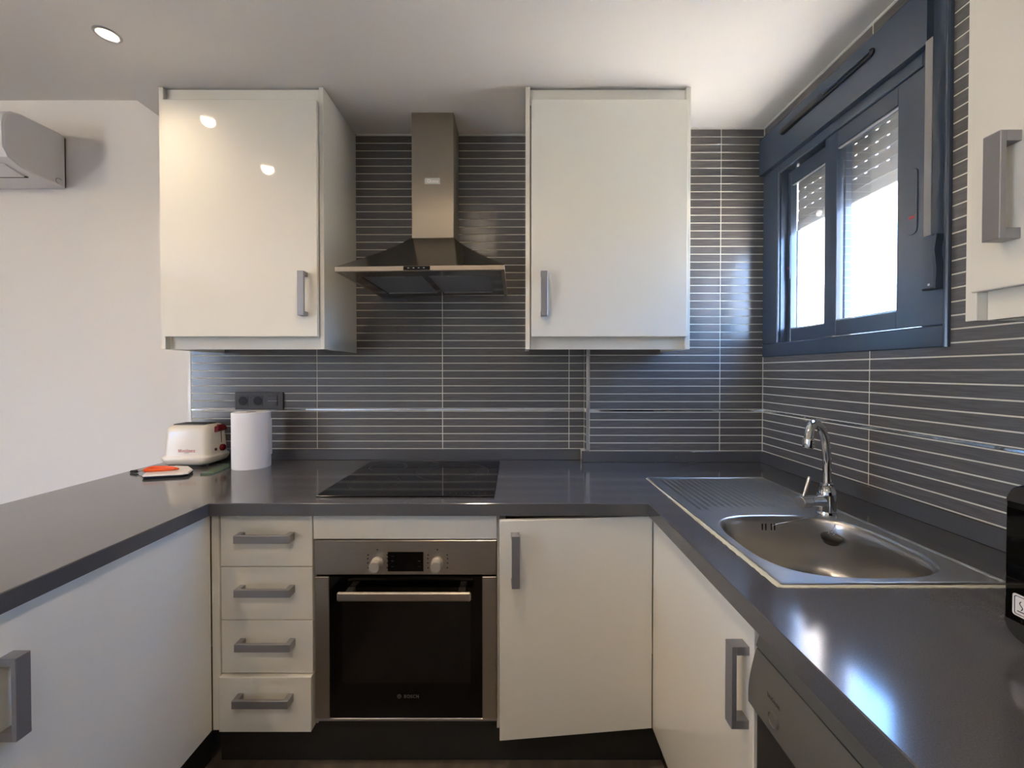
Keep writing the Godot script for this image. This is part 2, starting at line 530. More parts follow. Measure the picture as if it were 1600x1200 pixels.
func build_tiles() -> void:
	var rng := RandomNumberGenerator.new()
	rng.seed = 5
	var gap := 0.0020
	var wb: Node3D = get_node("wall_back")
	var wp: Node3D = get_node("wall_back_right")
	var wr: Node3D = get_node("wall_right")
	var rows := tile_rows()
	var th := 0.005
	for r: Array in rows:
		var y0: float = E + r[0] + gap
		var y1: float = E + r[1] - gap
		for c: Array in [[-1.545, -0.943], [-0.943, -0.343], [-0.343, 0.262], [0.262, 0.335]]:
			if r[0] > 0.09 and c[0] > 0.1: continue
			bx(wb, "tile", mat["tile%d" % rng.randi_range(0, 2)], c[0] + gap, c[1] - gap, y0, y1, DW, DW + th, 0.0007)
		for c: Array in [[0.350, 0.957], [0.957, XW]]:
			bx(wp, "tile", mat["tile%d" % rng.randi_range(0, 2)], c[0] + gap, c[1] - gap, y0, y1, DB, DB + th, 0.0007)
		if r[0] < 0.09:
			bx(wp, "tile", mat["tile%d" % rng.randi_range(0, 2)], 0.335, 0.337, y0, y1, DB + 0.010, DW - 0.002, 0.0004)
		for c: Array in [[DB, 1.334], [1.334, 0.731], [0.731, 0.128], [0.128, -0.475]]:
			var d0: float = c[1]
			var d1: float = c[0]
			if r[0] > 0.15 and d1 < 0.74: continue
			if r[0] > 0.068 and r[1] < 1.06:        # the window takes D 1.90 .. 1.10
				if d0 > 1.1: continue
				d1 = minf(d1, 1.10)
			bx(wr, "tile", mat["tile%d" % rng.randi_range(0, 2)], XW, XW + th, y0, y1, d0 + gap, d1 - gap, 0.0007)
	bx(wr, "caulk_line", mat.white_trim, XW - 0.003, XW + 0.001, CEIL - 0.0045, CEIL - 0.0003, 0.735, DB - 0.001, 0.001)
	bx(wp, "caulk_line", mat.white_trim, 0.70, XW - 0.003, CEIL - 0.0045, CEIL - 0.0003, DB - 0.003, DB + 0.001, 0.001)
	bx(wb, "caulk_line", mat.white_trim, -0.75, 0.044, CEIL - 0.0045, CEIL - 0.0003, DW - 0.003, DW + 0.001, 0.001)
	# metal listel between the tile rows
	var l0 := E - 0.1875
	var l1 := E - 0.1775
	bx(wb, "metal_strip", mat.chrome, -1.545, 0.335, l0, l1, DW - 0.001, DW + 0.005, 0.002)
	bx(wp, "metal_strip", mat.chrome, 0.350, XW, l0, l1, DB - 0.001, DB + 0.005, 0.002)
	bx(wr, "metal_strip", mat.chrome, XW - 0.001, XW + 0.005, l0, l1, -0.475, DB - 0.001, 0.002)
	# sockets
	var s := thing("wall_socket", "dark grey double power socket with light switch on the tiles", "socket", P(-1.215, -0.140, DW))
	bx(s, "plate", mat.socket, -1.330, -1.100, E - 0.182, E - 0.098, DW - 0.009, DW, 0.002)
	for x: float in [-1.290, -1.220]:
		var g := M.new()
		g.prism(rrect(0.0235, 0.0235, 0.003), 0.0, 0.0015, 0.0008)
		var ins := part(s, "socket_insert", g.mesh(), mat.socket, P(x, -0.140, DW - 0.009) - s.position)
		var g2 := M.new()
		g2.lathe([Vector2(0.021, 0.0), Vector2(0.021, 0.0018), Vector2(0.0195, 0.0026), Vector2(0.014, 0.002), Vector2(0.0, 0.002)], 24, Transform3D(Basis(Vector3.RIGHT, PI / 2)))
		part(ins, "socket_well", g2.mesh(), mat.black)
		for q: float in [-0.0095, 0.0095]:
			var g3 := M.new()
			g3.lathe([Vector2(0.0025, 0.0), Vector2(0.0025, 0.0032), Vector2(0.0, 0.0032)], 10, Transform3D(Basis(Vector3.RIGHT, PI / 2), Vector3(q, 0, 0)))
			part(ins, "contact_hole", g3.mesh(), mat.rubber)
	for k in 2:
		bx(s, "switch_rocker", mat.socket, -1.171, -1.1265, E - 0.163 + 0.0235 * k, E - 0.1405 + 0.0235 * k, DW - 0.012, DW - 0.0085, 0.0012)
	bx(s, "switch_line", mat.alu, -1.171, -1.1265, E - 0.1408, E - 0.1392, DW - 0.0125, DW - 0.009, 0.0003)

func rrect(hx: float, hy: float, r: float, n := 4) -> Array:
	var p := []
	for c: Array in [[1, 1, 0.0], [-1, 1, 0.5], [-1, -1, 1.0], [1, -1, 1.5]]:
		for k in n + 1:
			var a: float = PI * c[2] + PI / 2 * k / n
			p.append(Vector2(c[0] * (hx - r) + r * cos(a), c[1] * (hy - r) + r * sin(a)))
	return p

# ---------------------------------------------------------------- window over the sink
func build_window() -> void:
	var w := thing("window_1", "anthracite sliding window with shutter box and half-lowered shutter above the sink", "window", Vector3.ZERO, "", "structure")
	var fx := 1.150
	# outer frame plates
	bx(w, "frame_bottom", mat.frame, fx, 1.162, E + 0.066, E + 0.1255, 1.092, 1.903, 0.003)
	bx(w, "frame_far", mat.frame, fx, 1.162, E + 0.1255, E + 0.90, 1.795, 1.903, 0.003)
	bx(w, "frame_near", mat.frame, fx, 1.162, E + 0.1255, E + 1.075, 1.092, 1.162, 0.003)
	bx(w, "frame_top", mat.frame, fx, 1.162, E + 0.862, E + 0.90, 1.162, 1.795, 0.003)
	var g := M.new()
	g.tube([P(fx + 0.003, 0.066, 1.094), P(fx + 0.003, 1.075, 1.094)], 0.008, 10)
	part(w, "edge_bead", g.mesh(), mat.frame)
	# tracks inside the opening
	bx(w, "track_bottom", mat.frame, 1.162, 1.225, E + 0.12, E + 0.1275, 1.131, 1.799, 0.0)
	bx(w, "track_far", mat.frame, 1.162, 1.225, E + 0.128, E + 0.90, 1.790, 1.799, 0.0)
	bx(w, "track_near", mat.frame, 1.162, 1.225, E + 0.128, E + 0.90, 1.131, 1.140, 0.0)
	bx(w, "track_top", mat.frame, 1.162, 1.225, E + 0.875, E + 0.899, 1.140, 1.790, 0.0)
	# two sliding sashes: [x0, x1, D far, D near, far stile, near stile]
	for s: Array in [[1.157, 1.184, 1.535, 1.150, 0.057, 0.095], [1.190, 1.216, 1.789, 1.480, 0.020, 0.050]]:
		var sash := Node3D.new()
		sash.name = "sash"
		w.add_child(sash, true)
		var d0: float = s[3]
		var d1: float = s[2]
		bx(sash, "stile", mat.frame, s[0], s[1], E + 0.129, E + 0.862, d1 - s[4], d1, 0.002)
		bx(sash, "stile", mat.frame, s[0], s[1], E + 0.129, E + 0.862, d0, d0 + s[5], 0.002)
		bx(sash, "rail", mat.frame, s[0] + 0.001, s[1], E + 0.129, E + 0.183, d0 + s[5], d1 - s[4], 0.002)
		bx(sash, "rail", mat.frame, s[0] + 0.001, s[1], E + 0.803, E + 0.862, d0 + s[5], d1 - s[4], 0.002)
		bx(sash, "pane", mat.pane, s[0] + 0.014, s[0] + 0.018, E + 0.18, E + 0.806, d0 + s[5] - 0.003, d1 - s[4] + 0.003, 0.0)
		for y: float in [0.184, 0.798]:          # glazing bead
			bx(sash, "glazing_bead", mat.alu, s[0] + 0.004, s[0] + 0.0135, E + y, E + y + 0.004, d0 + s[5], d1 - s[4], 0.001)
		# recessed pull
		var dp: float = d0 + 0.045 if s[0] < 1.17 else d1 - 0.011
		var hw := 0.0155 if s[0] < 1.17 else 0.008
		var g2 := M.new()
		g2.prism(rrect(hw, 0.096, hw * 0.95), 0.0, 0.003, 0.001)
		var pull := part(sash, "sash_pull", g2.mesh(), mat.frame, P(s[0], 0.493, dp), Vector3(0, -PI / 2, 0))
		part(pull, "pull_recess", cbox(Vector3(hw * 1.3, 0.10, 0.002), 0.0008), mat.frame, Vector3(0, 0.012, 0.0025))
		part(pull, "red_mark", cbox(Vector3(hw * 1.2, 0.009, 0.002), 0.0006), mat.red_dot, Vector3(0, -0.046, 0.0028))
	# shutter box
	var b := M.new()
	b.prism([Vector2(1.131, 0.90), Vector2(1.162, 0.90), Vector2(1.162, 1.067), Vector2(1.134, 1.067), Vector2(1.131, 1.060)], -1.903, -1.134, 0.0, Transform3D(Basis(), Vector3(0, E, 0)))
	var bm := part(w, "shutter_box", b.mesh(20.0), mat.frame)
	var gv := M.new()                                       # long dark ventilation grille on the box
	gv.prism(rrect(0.224, 0.0135, 0.013), 0.0, 0.011, 0.004)
	part(bm, "ventilation_grille", gv.mesh(), mat.grille_black, P(1.131, 1.008, 1.52), Vector3(0, -PI / 2, 0))
	var gv2 := M.new()
	gv2.prism(rrect(0.10, 0.006, 0.0055), 0.0, 0.006, 0.002)
	part(bm, "grille_slide", gv2.mesh(), mat.frame, P(1.120, 1.010, 1.40), Vector3(0, -PI / 2, 0))
	# roller shutter: bottom bar and slats with light slots between them
	var sh := Node3D.new()
	sh.name = "roller_shutter"
	w.add_child(sh)
	bx(sh, "bottom_bar", mat.slat, 1.233, 1.247, E + 0.612, E + 0.655, 1.136, 1.794, 0.003)
	var gs := M.new()
	gs.lathe([Vector2(0.012, 0.0), Vector2(0.012, 0.006), Vector2(0.009, 0.009), Vector2(0.0, 0.009)], 16, Transform3D(Basis(Vector3.BACK, PI / 2)))
	part(sh, "stopper", gs.mesh(), mat.white_plastic, P(1.233, 0.640, 1.66))
	for k in 6:
		var y := 0.657 + 0.042 * k
		var n := M.new()
		var open: bool = k > 0
		n.box(Vector3(1.236, E + y + (0.0026 if open else 0.0), -1.794), Vector3(1.244, E + y + 0.0415, -1.136), 0.0025)
		if open:                                             # bridges between the slots
			var z := -1.79
			while z < -1.15:
				n.box(Vector3(1.2385, E + y - 0.002, z), Vector3(1.2415, E + y + 0.008, z + 0.031))
				z += 0.043
		part(sh, "slat", n.mesh(15.0), mat.slat)
	# guide rail and outside sill
	bx(w, "guide_rail", mat.alu, 1.228, 1.252, E + 0.121, E + 0.612, 1.780, 1.7985, 0.002)
	bx(w, "guide_rail", mat.alu, 1.228, 1.252, E + 0.121, E + 0.612, 1.1315, 1.150, 0.002)
	bx(w, "outer_sill", mat.stucco, 1.226, 1.53, E + 0.1205, E + 0.128, 1.151, 1.779, 0.002)
	# strap and winder
	bx(w, "shutter_strap", mat.strap, 1.1295, 1.131, E + 0.365, E + 0.905, 1.116, 1.136, 0.0004)
	var gw := M.new()
	gw.prism([Vector2(-0.018, -0.075), Vector2(0.018, -0.075), Vector2(0.020, -0.02), Vector2(0.014, 0.03), Vector2(0.020, 0.072), Vector2(-0.017, 0.072)], 0.0, 0.024, 0.004)
	var wi := part(w, "strap_winder", gw.mesh(20.0), mat.frame, P(fx, 0.298, 1.120), Vector3(0, -PI / 2, 0))
	part(wi, "winder_slot", cbox(Vector3(0.026, 0.008, 0.004), 0.001), mat.frame, Vector3(-0.001, 0.068, 0.0225))
	part(wi, "screw", cbox(Vector3(0.006, 0.006, 0.003), 0.001), mat.alu, Vector3(0.004, -0.062, 0.0235))

# ---------------------------------------------------------------- worktop
const SX0 := 0.519
const SX1 := 0.972
const SD0 := 0.794
const SD1 := 1.600

func build_worktop() -> void:
	var w := thing("worktop", "dark grey polished stone worktop running around the whole kitchen", "worktop")
	var g := M.new()
	var y := TOP
	var c := 0.002
	var yb := TOP - 0.040
	var hx0 := SX0 + 0.012
	var hx1 := SX1 - 0.012
	var hd0 := SD0 + 0.012
	var hd1 := SD1 - 0.012
	var xl0 := -1.621
	var xl1 := -0.970
	var xr0 := 0.427
	var xr1 := XW - 0.001
	var df := 1.297
	var dn := -0.6
	var tops := [[xl0 + c, xl1 - c, dn + c, DW - 0.001], [xl1 - c, 0.334, df + c, DW - 0.001], [0.334, xr0 + c, df + c, DB - 0.001], [xr0 + c, hx0, dn + c, DB - 0.001], [hx1, xr1, dn + c, DB - 0.001], [hx0, hx1, dn + c, hd0], [hx0, hx1, hd1, DB - 0.001]]
	for r: Array in tops:
		g.quad(Vector3(r[0], y, -r[2]), Vector3(r[1], y, -r[2]), Vector3(r[1], y, -r[3]), Vector3(r[0], y, -r[3]))
		g.quad(Vector3(r[0], yb, -r[3]), Vector3(r[1], yb, -r[3]), Vector3(r[1], yb, -r[2]), Vector3(r[0], yb, -r[2]))
	# outline, clockwise from above so that the outside is on the left
	var o := [[xl0, DW - 0.001], [xl0, dn], [xl1, dn], [xl1, df], [xr0, df], [xr0, dn], [xr1, dn], [xr1, DB - 0.001], [0.334, DB - 0.001], [0.334, DW - 0.001]]
	var n := o.size()
	var inset := []
	for i in n:
		var p := Vector2(o[i][0], -o[i][1])
		var a := Vector2(o[(i + n - 1) % n][0], -o[(i + n - 1) % n][1])
		var b := Vector2(o[(i + 1) % n][0], -o[(i + 1) % n][1])
		var e1 := (p - a).normalized()
		var e2 := (b - p).normalized()
		var n1 := Vector2(-e1.y, e1.x)
		var n2 := Vector2(-e2.y, e2.x)
		inset.append(p - (n1 + n2) / (1.0 + n1.dot(n2)) * c)
	for i in n:
		var j := (i + 1) % n
		var p := Vector3(o[i][0], 0, -o[i][1])
		var q := Vector3(o[j][0], 0, -o[j][1])
		g.quad(p + Vector3.UP * yb, q + Vector3.UP * yb, q + Vector3.UP * (y - c), p + Vector3.UP * (y - c))
		g.quad(p + Vector3.UP * (y - c), q + Vector3.UP * (y - c), Vector3(inset[j].x, y, inset[j].y), Vector3(inset[i].x, y, inset[i].y))
	var hp := [Vector3(hx0, 0, -hd0), Vector3(hx0, 0, -hd1), Vector3(hx1, 0, -hd1), Vector3(hx1, 0, -hd0)]
	for i in 4:
		var p: Vector3 = hp[i]
		var q: Vector3 = hp[(i + 1) % 4]
		g.quad(q + Vector3.UP * yb, p + Vector3.UP * yb, p + Vector3.UP * y, q + Vector3.UP * y)
	part(w, "slab", g.mesh(10.0), mat.worktop)
	# upstands
	var u1 := thing("upstand", "low dark grey stone upstand along the wall behind the hob", "upstand", Vector3(-0.6, TOP, -DW))
	bx(u1, "strip", mat.worktop, -1.545, 0.314, TOP + 0.0002, TOP + 0.0495, DW - 0.020, DW - 0.0005, 0.0015)
	var u2 := thing("upstand", "short dark grey stone upstand along the boxed-out wall", "upstand", Vector3(0.7, TOP, -DB))
	bx(u2, "strip", mat.worktop, 0.315, XW - 0.021, TOP + 0.0002, TOP + 0.0495, DB - 0.020, DB - 0.0005, 0.0015)
	var u3 := thing("upstand", "dark grey stone upstand along the window wall behind the sink", "upstand", Vector3(XW, TOP, -0.7))
	bx(u3, "strip", mat.worktop, XW - 0.020, XW - 0.0005, TOP + 0.0002, TOP + 0.0495, -0.6, DB - 0.0005, 0.0015)

# ---------------------------------------------------------------- cabinets
func build_base_units() -> void:
	var yt := E - 0.4655
	# drawer unit
	var dx0 := -0.955
	var dx1 := -0.657
	var df := 1.325
	var t := thing("drawer_unit", "white four-drawer unit with grey bar handles beside the oven", "drawers", Vector3(-0.806, 0, -1.6))
	bx(t, "carcass", mat.melamine, dx0 + 0.001, dx1 - 0.001, 0.16, yt, df + 0.021, 1.90, 0.0)
	var hm := handle_mesh(0.178)
	var edges := [[0.4690, 0.6340], [0.6365, 0.8085], [0.8110, 0.9840], [0.9880, 1.1665]]
	for k in 4:
		var out := 0.014 if k == 3 else 0.0
		var dr := bx(t, "drawer", mat.lacquer, dx0, dx1, E - edges[k][1], E - edges[k][0], df - out, df + 0.019, 0.0012)
		var hc: float = [-0.5335, -0.706, -0.881, -1.0515][k]
		part(dr, "handle", hm, mat.handle, P(-0.8025, hc, df - out) - origin_of(dr), Vector3(0, 0, PI / 2))
	var fl := thing("filler_strip", "narrow white filler strip between drawer unit and peninsula door", "filler", Vector3(-0.969, 0.5, -1.343))
	bx(fl, "panel", mat.lacquer, -0.9815, -0.9570, 0.16, E - 0.4615, df - 0.005, df + 0.020)
	# oven housing
	var oh := thing("oven_housing", "white cabinet frame with a plain strip above the oven", "cabinet", Vector3(-0.353, 0, -1.6))
	bx(oh, "top_strip", mat.lacquer, -0.653, -0.056, E - 0.5445, E - 0.4665, df, df + 0.018, 0.0012)
	bx(oh, "side_panel", mat.melamine, -0.6555, -0.6515, 0.16, yt, df + 0.022, 1.90, 0.0)
	bx(oh, "side_panel", mat.melamine, -0.0570, -0.0500, 0.16, yt, df + 0.004, 1.90, 0.0)
	bx(oh, "base_strip", mat.alu, -0.650, -0.055, E - 1.146, E - 1.137, df + 0.004, 1.88, 0.001)
	# corner cabinet, door ajar
	var cc := thing("corner_cabinet", "white base cabinet beside the oven with its door slightly ajar", "cabinet", Vector3(0.2, 0, -1.6))
	bx(cc, "carcass_side", mat.melamine, -0.048, -0.030, 0.16, yt, df + 0.03, 1.90, 0.0)
	bx(cc, "carcass_side", mat.melamine, 0.430, 0.448, 0.16, yt, df + 0.03, 1.90, 0.0)
	bx(cc, "carcass_back", mat.melamine, -0.029, 0.429, 0.16, yt, 1.885, 1.90, 0.0)
	bx(cc, "carcass_bottom", mat.melamine, -0.029, 0.429, 0.16, 0.178, df + 0.03, 1.884, 0.0)
	var hinge := Node3D.new()
	hinge.name = "door"
	cc.add_child(hinge)
	hinge.position = Vector3(0.4495, 0, -df) - cc.position
	hinge.rotation.y = atan2(0.046, 0.495)
	var leaf := part(hinge, "door_panel", cbox(Vector3(0.4975, 0.697, 0.019), 0.0012), mat.lacquer, Vector3(-0.24875, E - 0.818, -0.0095))
	leaf.name = "door_panel"
	part(hinge, "handle", handle_mesh(0.162), mat.handle, Vector3(-0.4495, E - 0.587, 0))
	# sink cabinet on the right run
	var xr := 0.452
	var sc := thing("sink_cabinet", "white base cabinet under the sink with a tall grey bar handle", "cabinet", Vector3(0.7, 0, -1.05))
	bx(sc, "carcass_side", mat.melamine, xr + 0.021, 1.10, 0.16, yt, 0.766, 0.784, 0.0)
	bx(sc, "carcass_bottom", mat.melamine, xr + 0.021, 1.10, 0.16, 0.178, 0.785, 1.325, 0.0)
	bx(sc, "carcass_back", mat.melamine, 1.085, 1.10, 0.18, yt, 0.785, 1.325, 0.0)
	var sd := bx(sc, "door", mat.lacquer, xr, xr + 0.019, E - 1.1665, E - 0.468, 0.766, 1.328, 0.0012)
	part(sd, "handle", handle_mesh(0.160), mat.handle, P(xr, -0.609, 0.7925) - origin_of(sd), Vector3(0, -PI / 2, 0))
	# peninsula
	var xp := -0.982
	var grp := "white base cabinets of the peninsula"
	for k in 3:
		var d1 := 1.3185 - 0.6 * k
		var d0 := d1 - 0.596
		var lab: String = ["glossy white peninsula cabinet door with grey bar handle, next to the drawers", "white peninsula cabinet further from the drawers", "white peninsula cabinet at the open end"][k]
		var pc := thing("peninsula_cabinet", lab, "cabinet", Vector3(-1.28, 0, -(d0 + d1) / 2), grp)
		bx(pc, "carcass", mat.melamine, -1.57, xp - 0.021, 0.16, yt, d0, d1, 0.0)
		var pd := bx(pc, "door", mat.lacquer, xp - 0.019, xp, E - 1.1665, E - 0.463, d0 + 0.001, d1 - 0.001, 0.0012)
		part(pd, "handle", handle_mesh(0.1605), mat.handle, P(xp, -0.6265, d0 + 0.062) - origin_of(pd), Vector3(0, PI / 2, 0))
	var pb := thing("peninsula_back_panel", "white panel closing the living room side of the peninsula", "panel", Vector3(-1.58, 0, -0.7))
	bx(pb, "panel", mat.lacquer, -1.590, -1.571, 0.002, yt, -0.58, 1.95)

func wall_unit(label: String, x0: float, x1: float, df: float, db: float, door: Array, hx: float) -> void:
	var hb := 0.088
	var t := thing("wall_cabinet", label, "cabinet", P((x0 + x1) / 2, hb, (df + db) / 2))
	var yb := E + hb
	var yt := CEIL - 0.006
	bx(t, "side_panel", mat.lacquer, x0, x0 + 0.018, yb, yt, df, db, 0.0012)
	bx(t, "side_panel", mat.lacquer, x1 - 0.018, x1, yb, yt, df, db, 0.0012)
	bx(t, "carcass", mat.melamine, x0 + 0.0185, x1 - 0.0185, E + 0.136, yt - 0.02, df + 0.022, minf(db, DB) - 0.002, 0.0)
	bx(t, "top_rail", mat.lacquer, x0 + 0.0185, x1 - 0.0185, E + 1.056, yt, df + 0.016, df + 0.030)
	bx(t, "bottom_rail", mat.lacquer, x0 + 0.0185, x1 - 0.0185, yb + 0.0005, E + 0.142, df + 0.020, df + 0.036)
	var d := bx(t, "door", mat.lacquer, door[0], door[1], E + 0.137, E + 1.060, df - 0.018, df + 0.0005, 0.0014)
	part(d, "handle", handle_mesh(0.171), mat.handle, P(hx, 0.3015, df - 0.018) - origin_of(d))

func build_wall_units() -> void:
	wall_unit("tall glossy white wall cabinet left of the hood, mirroring two spotlights", -1.400, -0.752, 1.625, DW, [-1.375, -0.7715], -0.820)
	wall_unit("tall glossy white wall cabinet between the hood and the window", 0.0445, 0.696, 1.625, DB, [0.0665, 0.677], 0.1155)
	# right run cabinet above the microwave, facing the room
	var xf := 0.800
	var t := thing("wall_cabinet", "white wall cabinet on the window wall above the microwave", "cabinet", P(0.98, 0.088, 0.42))
	var yb := E + 0.088
	var yt := CEIL - 0.006
	bx(t, "side_panel", mat.lacquer, xf, XW - 0.001, yb, yt, 0.7105, 0.7285, 0.0012)
	bx(t, "side_panel", mat.lacquer, xf, XW - 0.001, yb, yt, 0.10, 0.118, 0.0012)
	bx(t, "carcass", mat.melamine, xf + 0.022, XW - 0.001, E + 0.136, yt - 0.02, 0.119, 0.710, 0.0)
	bx(t, "top_rail", mat.lacquer, xf + 0.016, xf + 0.03, E + 1.056, yt, 0.119, 0.710)
	bx(t, "bottom_rail", mat.lacquer, xf + 0.018, xf + 0.034, yb + 0.0005, E + 0.142, 0.119, 0.710)
	var d := bx(t, "door", mat.lacquer, xf - 0.004, xf + 0.0145, E + 0.137, E + 1.060, 0.1185, 0.7165, 0.0014)
	part(d, "handle", handle_mesh(0.1695), mat.handle, P(xf - 0.004, 0.2945, 0.6585) - origin_of(d), Vector3(0, -PI / 2, 0))

# ---------------------------------------------------------------- oven
func build_oven() -> void:
	var df := 1.325
	var x0 := -0.6495
	var x1 := -0.0565
	var t := thing("oven", "built-in stainless steel oven with black glass door, under the hob", "oven", P(-0.353, -1.13, 1.6))
	bx(t, "body", mat.black, x0 + 0.01, x1 - 0.01, E - 1.131, E - 0.553, df + 0.024, 1.86, 0.0)
	var cp := bx(t, "control_panel", mat.steel, x0, x1, E - 0.6605, E - 0.5480, df - 0.002, df + 0.023, 0.0015)
	var dis := bx(cp, "display", mat.black_glass, -0.4105, -0.2950, E - 0.6490, E - 0.5855, df - 0.0032, df - 0.0015, 0.0004)
	for k in 5:
		bx(dis, "touch_mark", mat.dark_print, [-0.399, -0.399, -0.399, -0.313, -0.313][k], [-0.391, -0.391, -0.391, -0.304, -0.304][k], E - [0.600, 0.617, 0.634, 0.617, 0.634][k], E - [0.597, 0.612, 0.632, 0.613, 0.632][k], df - 0.0035, df - 0.003, 0.0)
	for x: float in [-0.4445, -0.2495]:
		var g := M.new()
		g.lathe([Vector2(0.0200, 0.0), Vector2(0.0200, 0.010), Vector2(0.0175, 0.014), Vector2(0.0172, 0.031), Vector2(0.0160, 0.0335), Vector2(0.0, 0.0335)], 32, Transform3D(Basis(Vector3.RIGHT, PI / 2)))
		var kn := part(cp, "knob", g.mesh(30.0), mat.knob, P(x, -0.6215, df - 0.002) - origin_of(cp))
		kn.name = "knob"
		for q: Array in [[-0.030, 0.026], [-0.031, 0.014], [-0.031, 0.0], [-0.030, -0.016], [0.032, 0.026], [0.033, 0.014], [0.033, 0.0], [0.032, -0.016], [0.0, 0.043]]:
			bx(cp, "print_mark", mat.dark_print, x + q[0] - 0.0022, x + q[0] + 0.0022, E - 0.6215 + q[1] - 0.002, E - 0.6215 + q[1] + 0.002, df - 0.0024, df - 0.0018, 0.0)
	# door
	var dr := bx(t, "door", mat.black_glass, x0 + 0.044, x1 - 0.047, E - 1.1320, E - 0.6670, df, df + 0.022, 0.001)
	bx(dr, "side_strip", mat.steel, x0 + 0.002, x0 + 0.0475, E - 1.1320, E - 0.6670, df - 0.003, df + 0.021, 0.0012)
	bx(dr, "side_strip", mat.steel, x1 - 0.0475, x1, E - 1.1320, E - 0.6670, df - 0.003, df + 0.021, 0.0012)
	bx(dr, "viewing_pane", mat.hob_glass, -0.561, -0.142, E - 1.017, E - 0.742, df - 0.0006, df + 0.001, 0.0002)
	var g2 := M.new()
	g2.box(Vector3(-0.211, -0.0145, 0.036), Vector3(0.211, 0.0145, 0.048), 0.004)
	for s: float in [-1.0, 1.0]:
		g2.box(Vector3(s * 0.18 - 0.012, -0.009, 0.0), Vector3(s * 0.18 + 0.012, 0.009, 0.037), 0.002)
	part(dr, "handle", g2.mesh(20.0), mat.steel, P(-0.3475, -0.7095, df) - origin_of(dr))
	part(dr, "lettering", text_mesh("BOSCH", 0.0115, "Droid Sans", true), mat.grey_print, P(-0.336, -1.0610, df - 0.0003) - origin_of(dr))
	var ring := M.new()
	annulus(ring, 0.0072, 0.0060, 0.0006)
	annulus(ring, 0.0046, 0.0036, 0.0006)
	ring.box(Vector3(-0.0045, -0.0007, 0), Vector3(0.0045, 0.0007, 0.0006))
	ring.box(Vector3(-0.0042, -0.003, 0), Vector3(-0.003, 0.003, 0.0006))
	ring.box(Vector3(0.003, -0.003, 0), Vector3(0.0042, 0.003, 0.0006))
	part(dr, "emblem", ring.mesh(), mat.grey_print, P(-0.3755, -1.0607, df) - origin_of(dr))

func annulus(g: M, r1: float, r0: float, th: float, n := 40, xf := Transform3D()) -> void:   # flat ring facing +z
	for k in n:
		var a := TAU * k / n
		var b := TAU * (k + 1) / n
		var p := Vector3(cos(a), sin(a), 0)
		var q := Vector3(cos(b), sin(b), 0)
		var z := Vector3(0, 0, th)
		g.quad(xf * (p * r0 + z), xf * (p * r1 + z), xf * (q * r1 + z), xf * (q * r0 + z))
		g.quad(xf * (p * r1 + z), xf * (p * r1), xf * (q * r1), xf * (q * r1 + z))
		g.quad(xf * (q * r0 + z), xf * (q * r0), xf * (p * r0), xf * (p * r0 + z))

# ---------------------------------------------------------------- hob
func build_hob() -> void:
	var t := thing("hob", "black glass ceramic hob set on the worktop above the oven", "hob", Vector3(-0.363, TOP, -1.62))
	bx(t, "glass_plate", mat.hob_glass, -0.661, -0.066, TOP + 0.0003, TOP + 0.006, 1.357, 1.884, 0.0015)
	var flat := Basis(Vector3.RIGHT, -PI / 2)
	for z: Array in [[-0.520, 1.520, 0.095], [-0.545, 1.770, 0.080], [-0.256, 1.690, 0.150], [-0.256, 1.690, 0.105], [-0.256, 1.690, 0.070], [-0.215, 1.455, 0.0]]:
		if z[2] <= 0.0: continue
		var g := M.new()
		annulus(g, z[2], z[2] - (0.0026 if z[2] > 0.075 and z[2] != 0.105 else 0.0012), 0.0002, 64, Transform3D(flat))
		part(t, "cooking_zone_ring", g.mesh(), mat.zone_print, Vector3(z[0], TOP + 0.006, -z[1]) - t.position)
	for k in 7:
		bx(t, "touch_mark", mat.grey_print, -0.22 + 0.02 * k, -0.217 + 0.02 * k, TOP + 0.006, TOP + 0.0062, 1.385, 1.388, 0.0)
	bx(t, "lettering_mark", mat.grey_print, -0.375, -0.345, TOP + 0.006, TOP + 0.0062, 1.850, 1.856, 0.0)

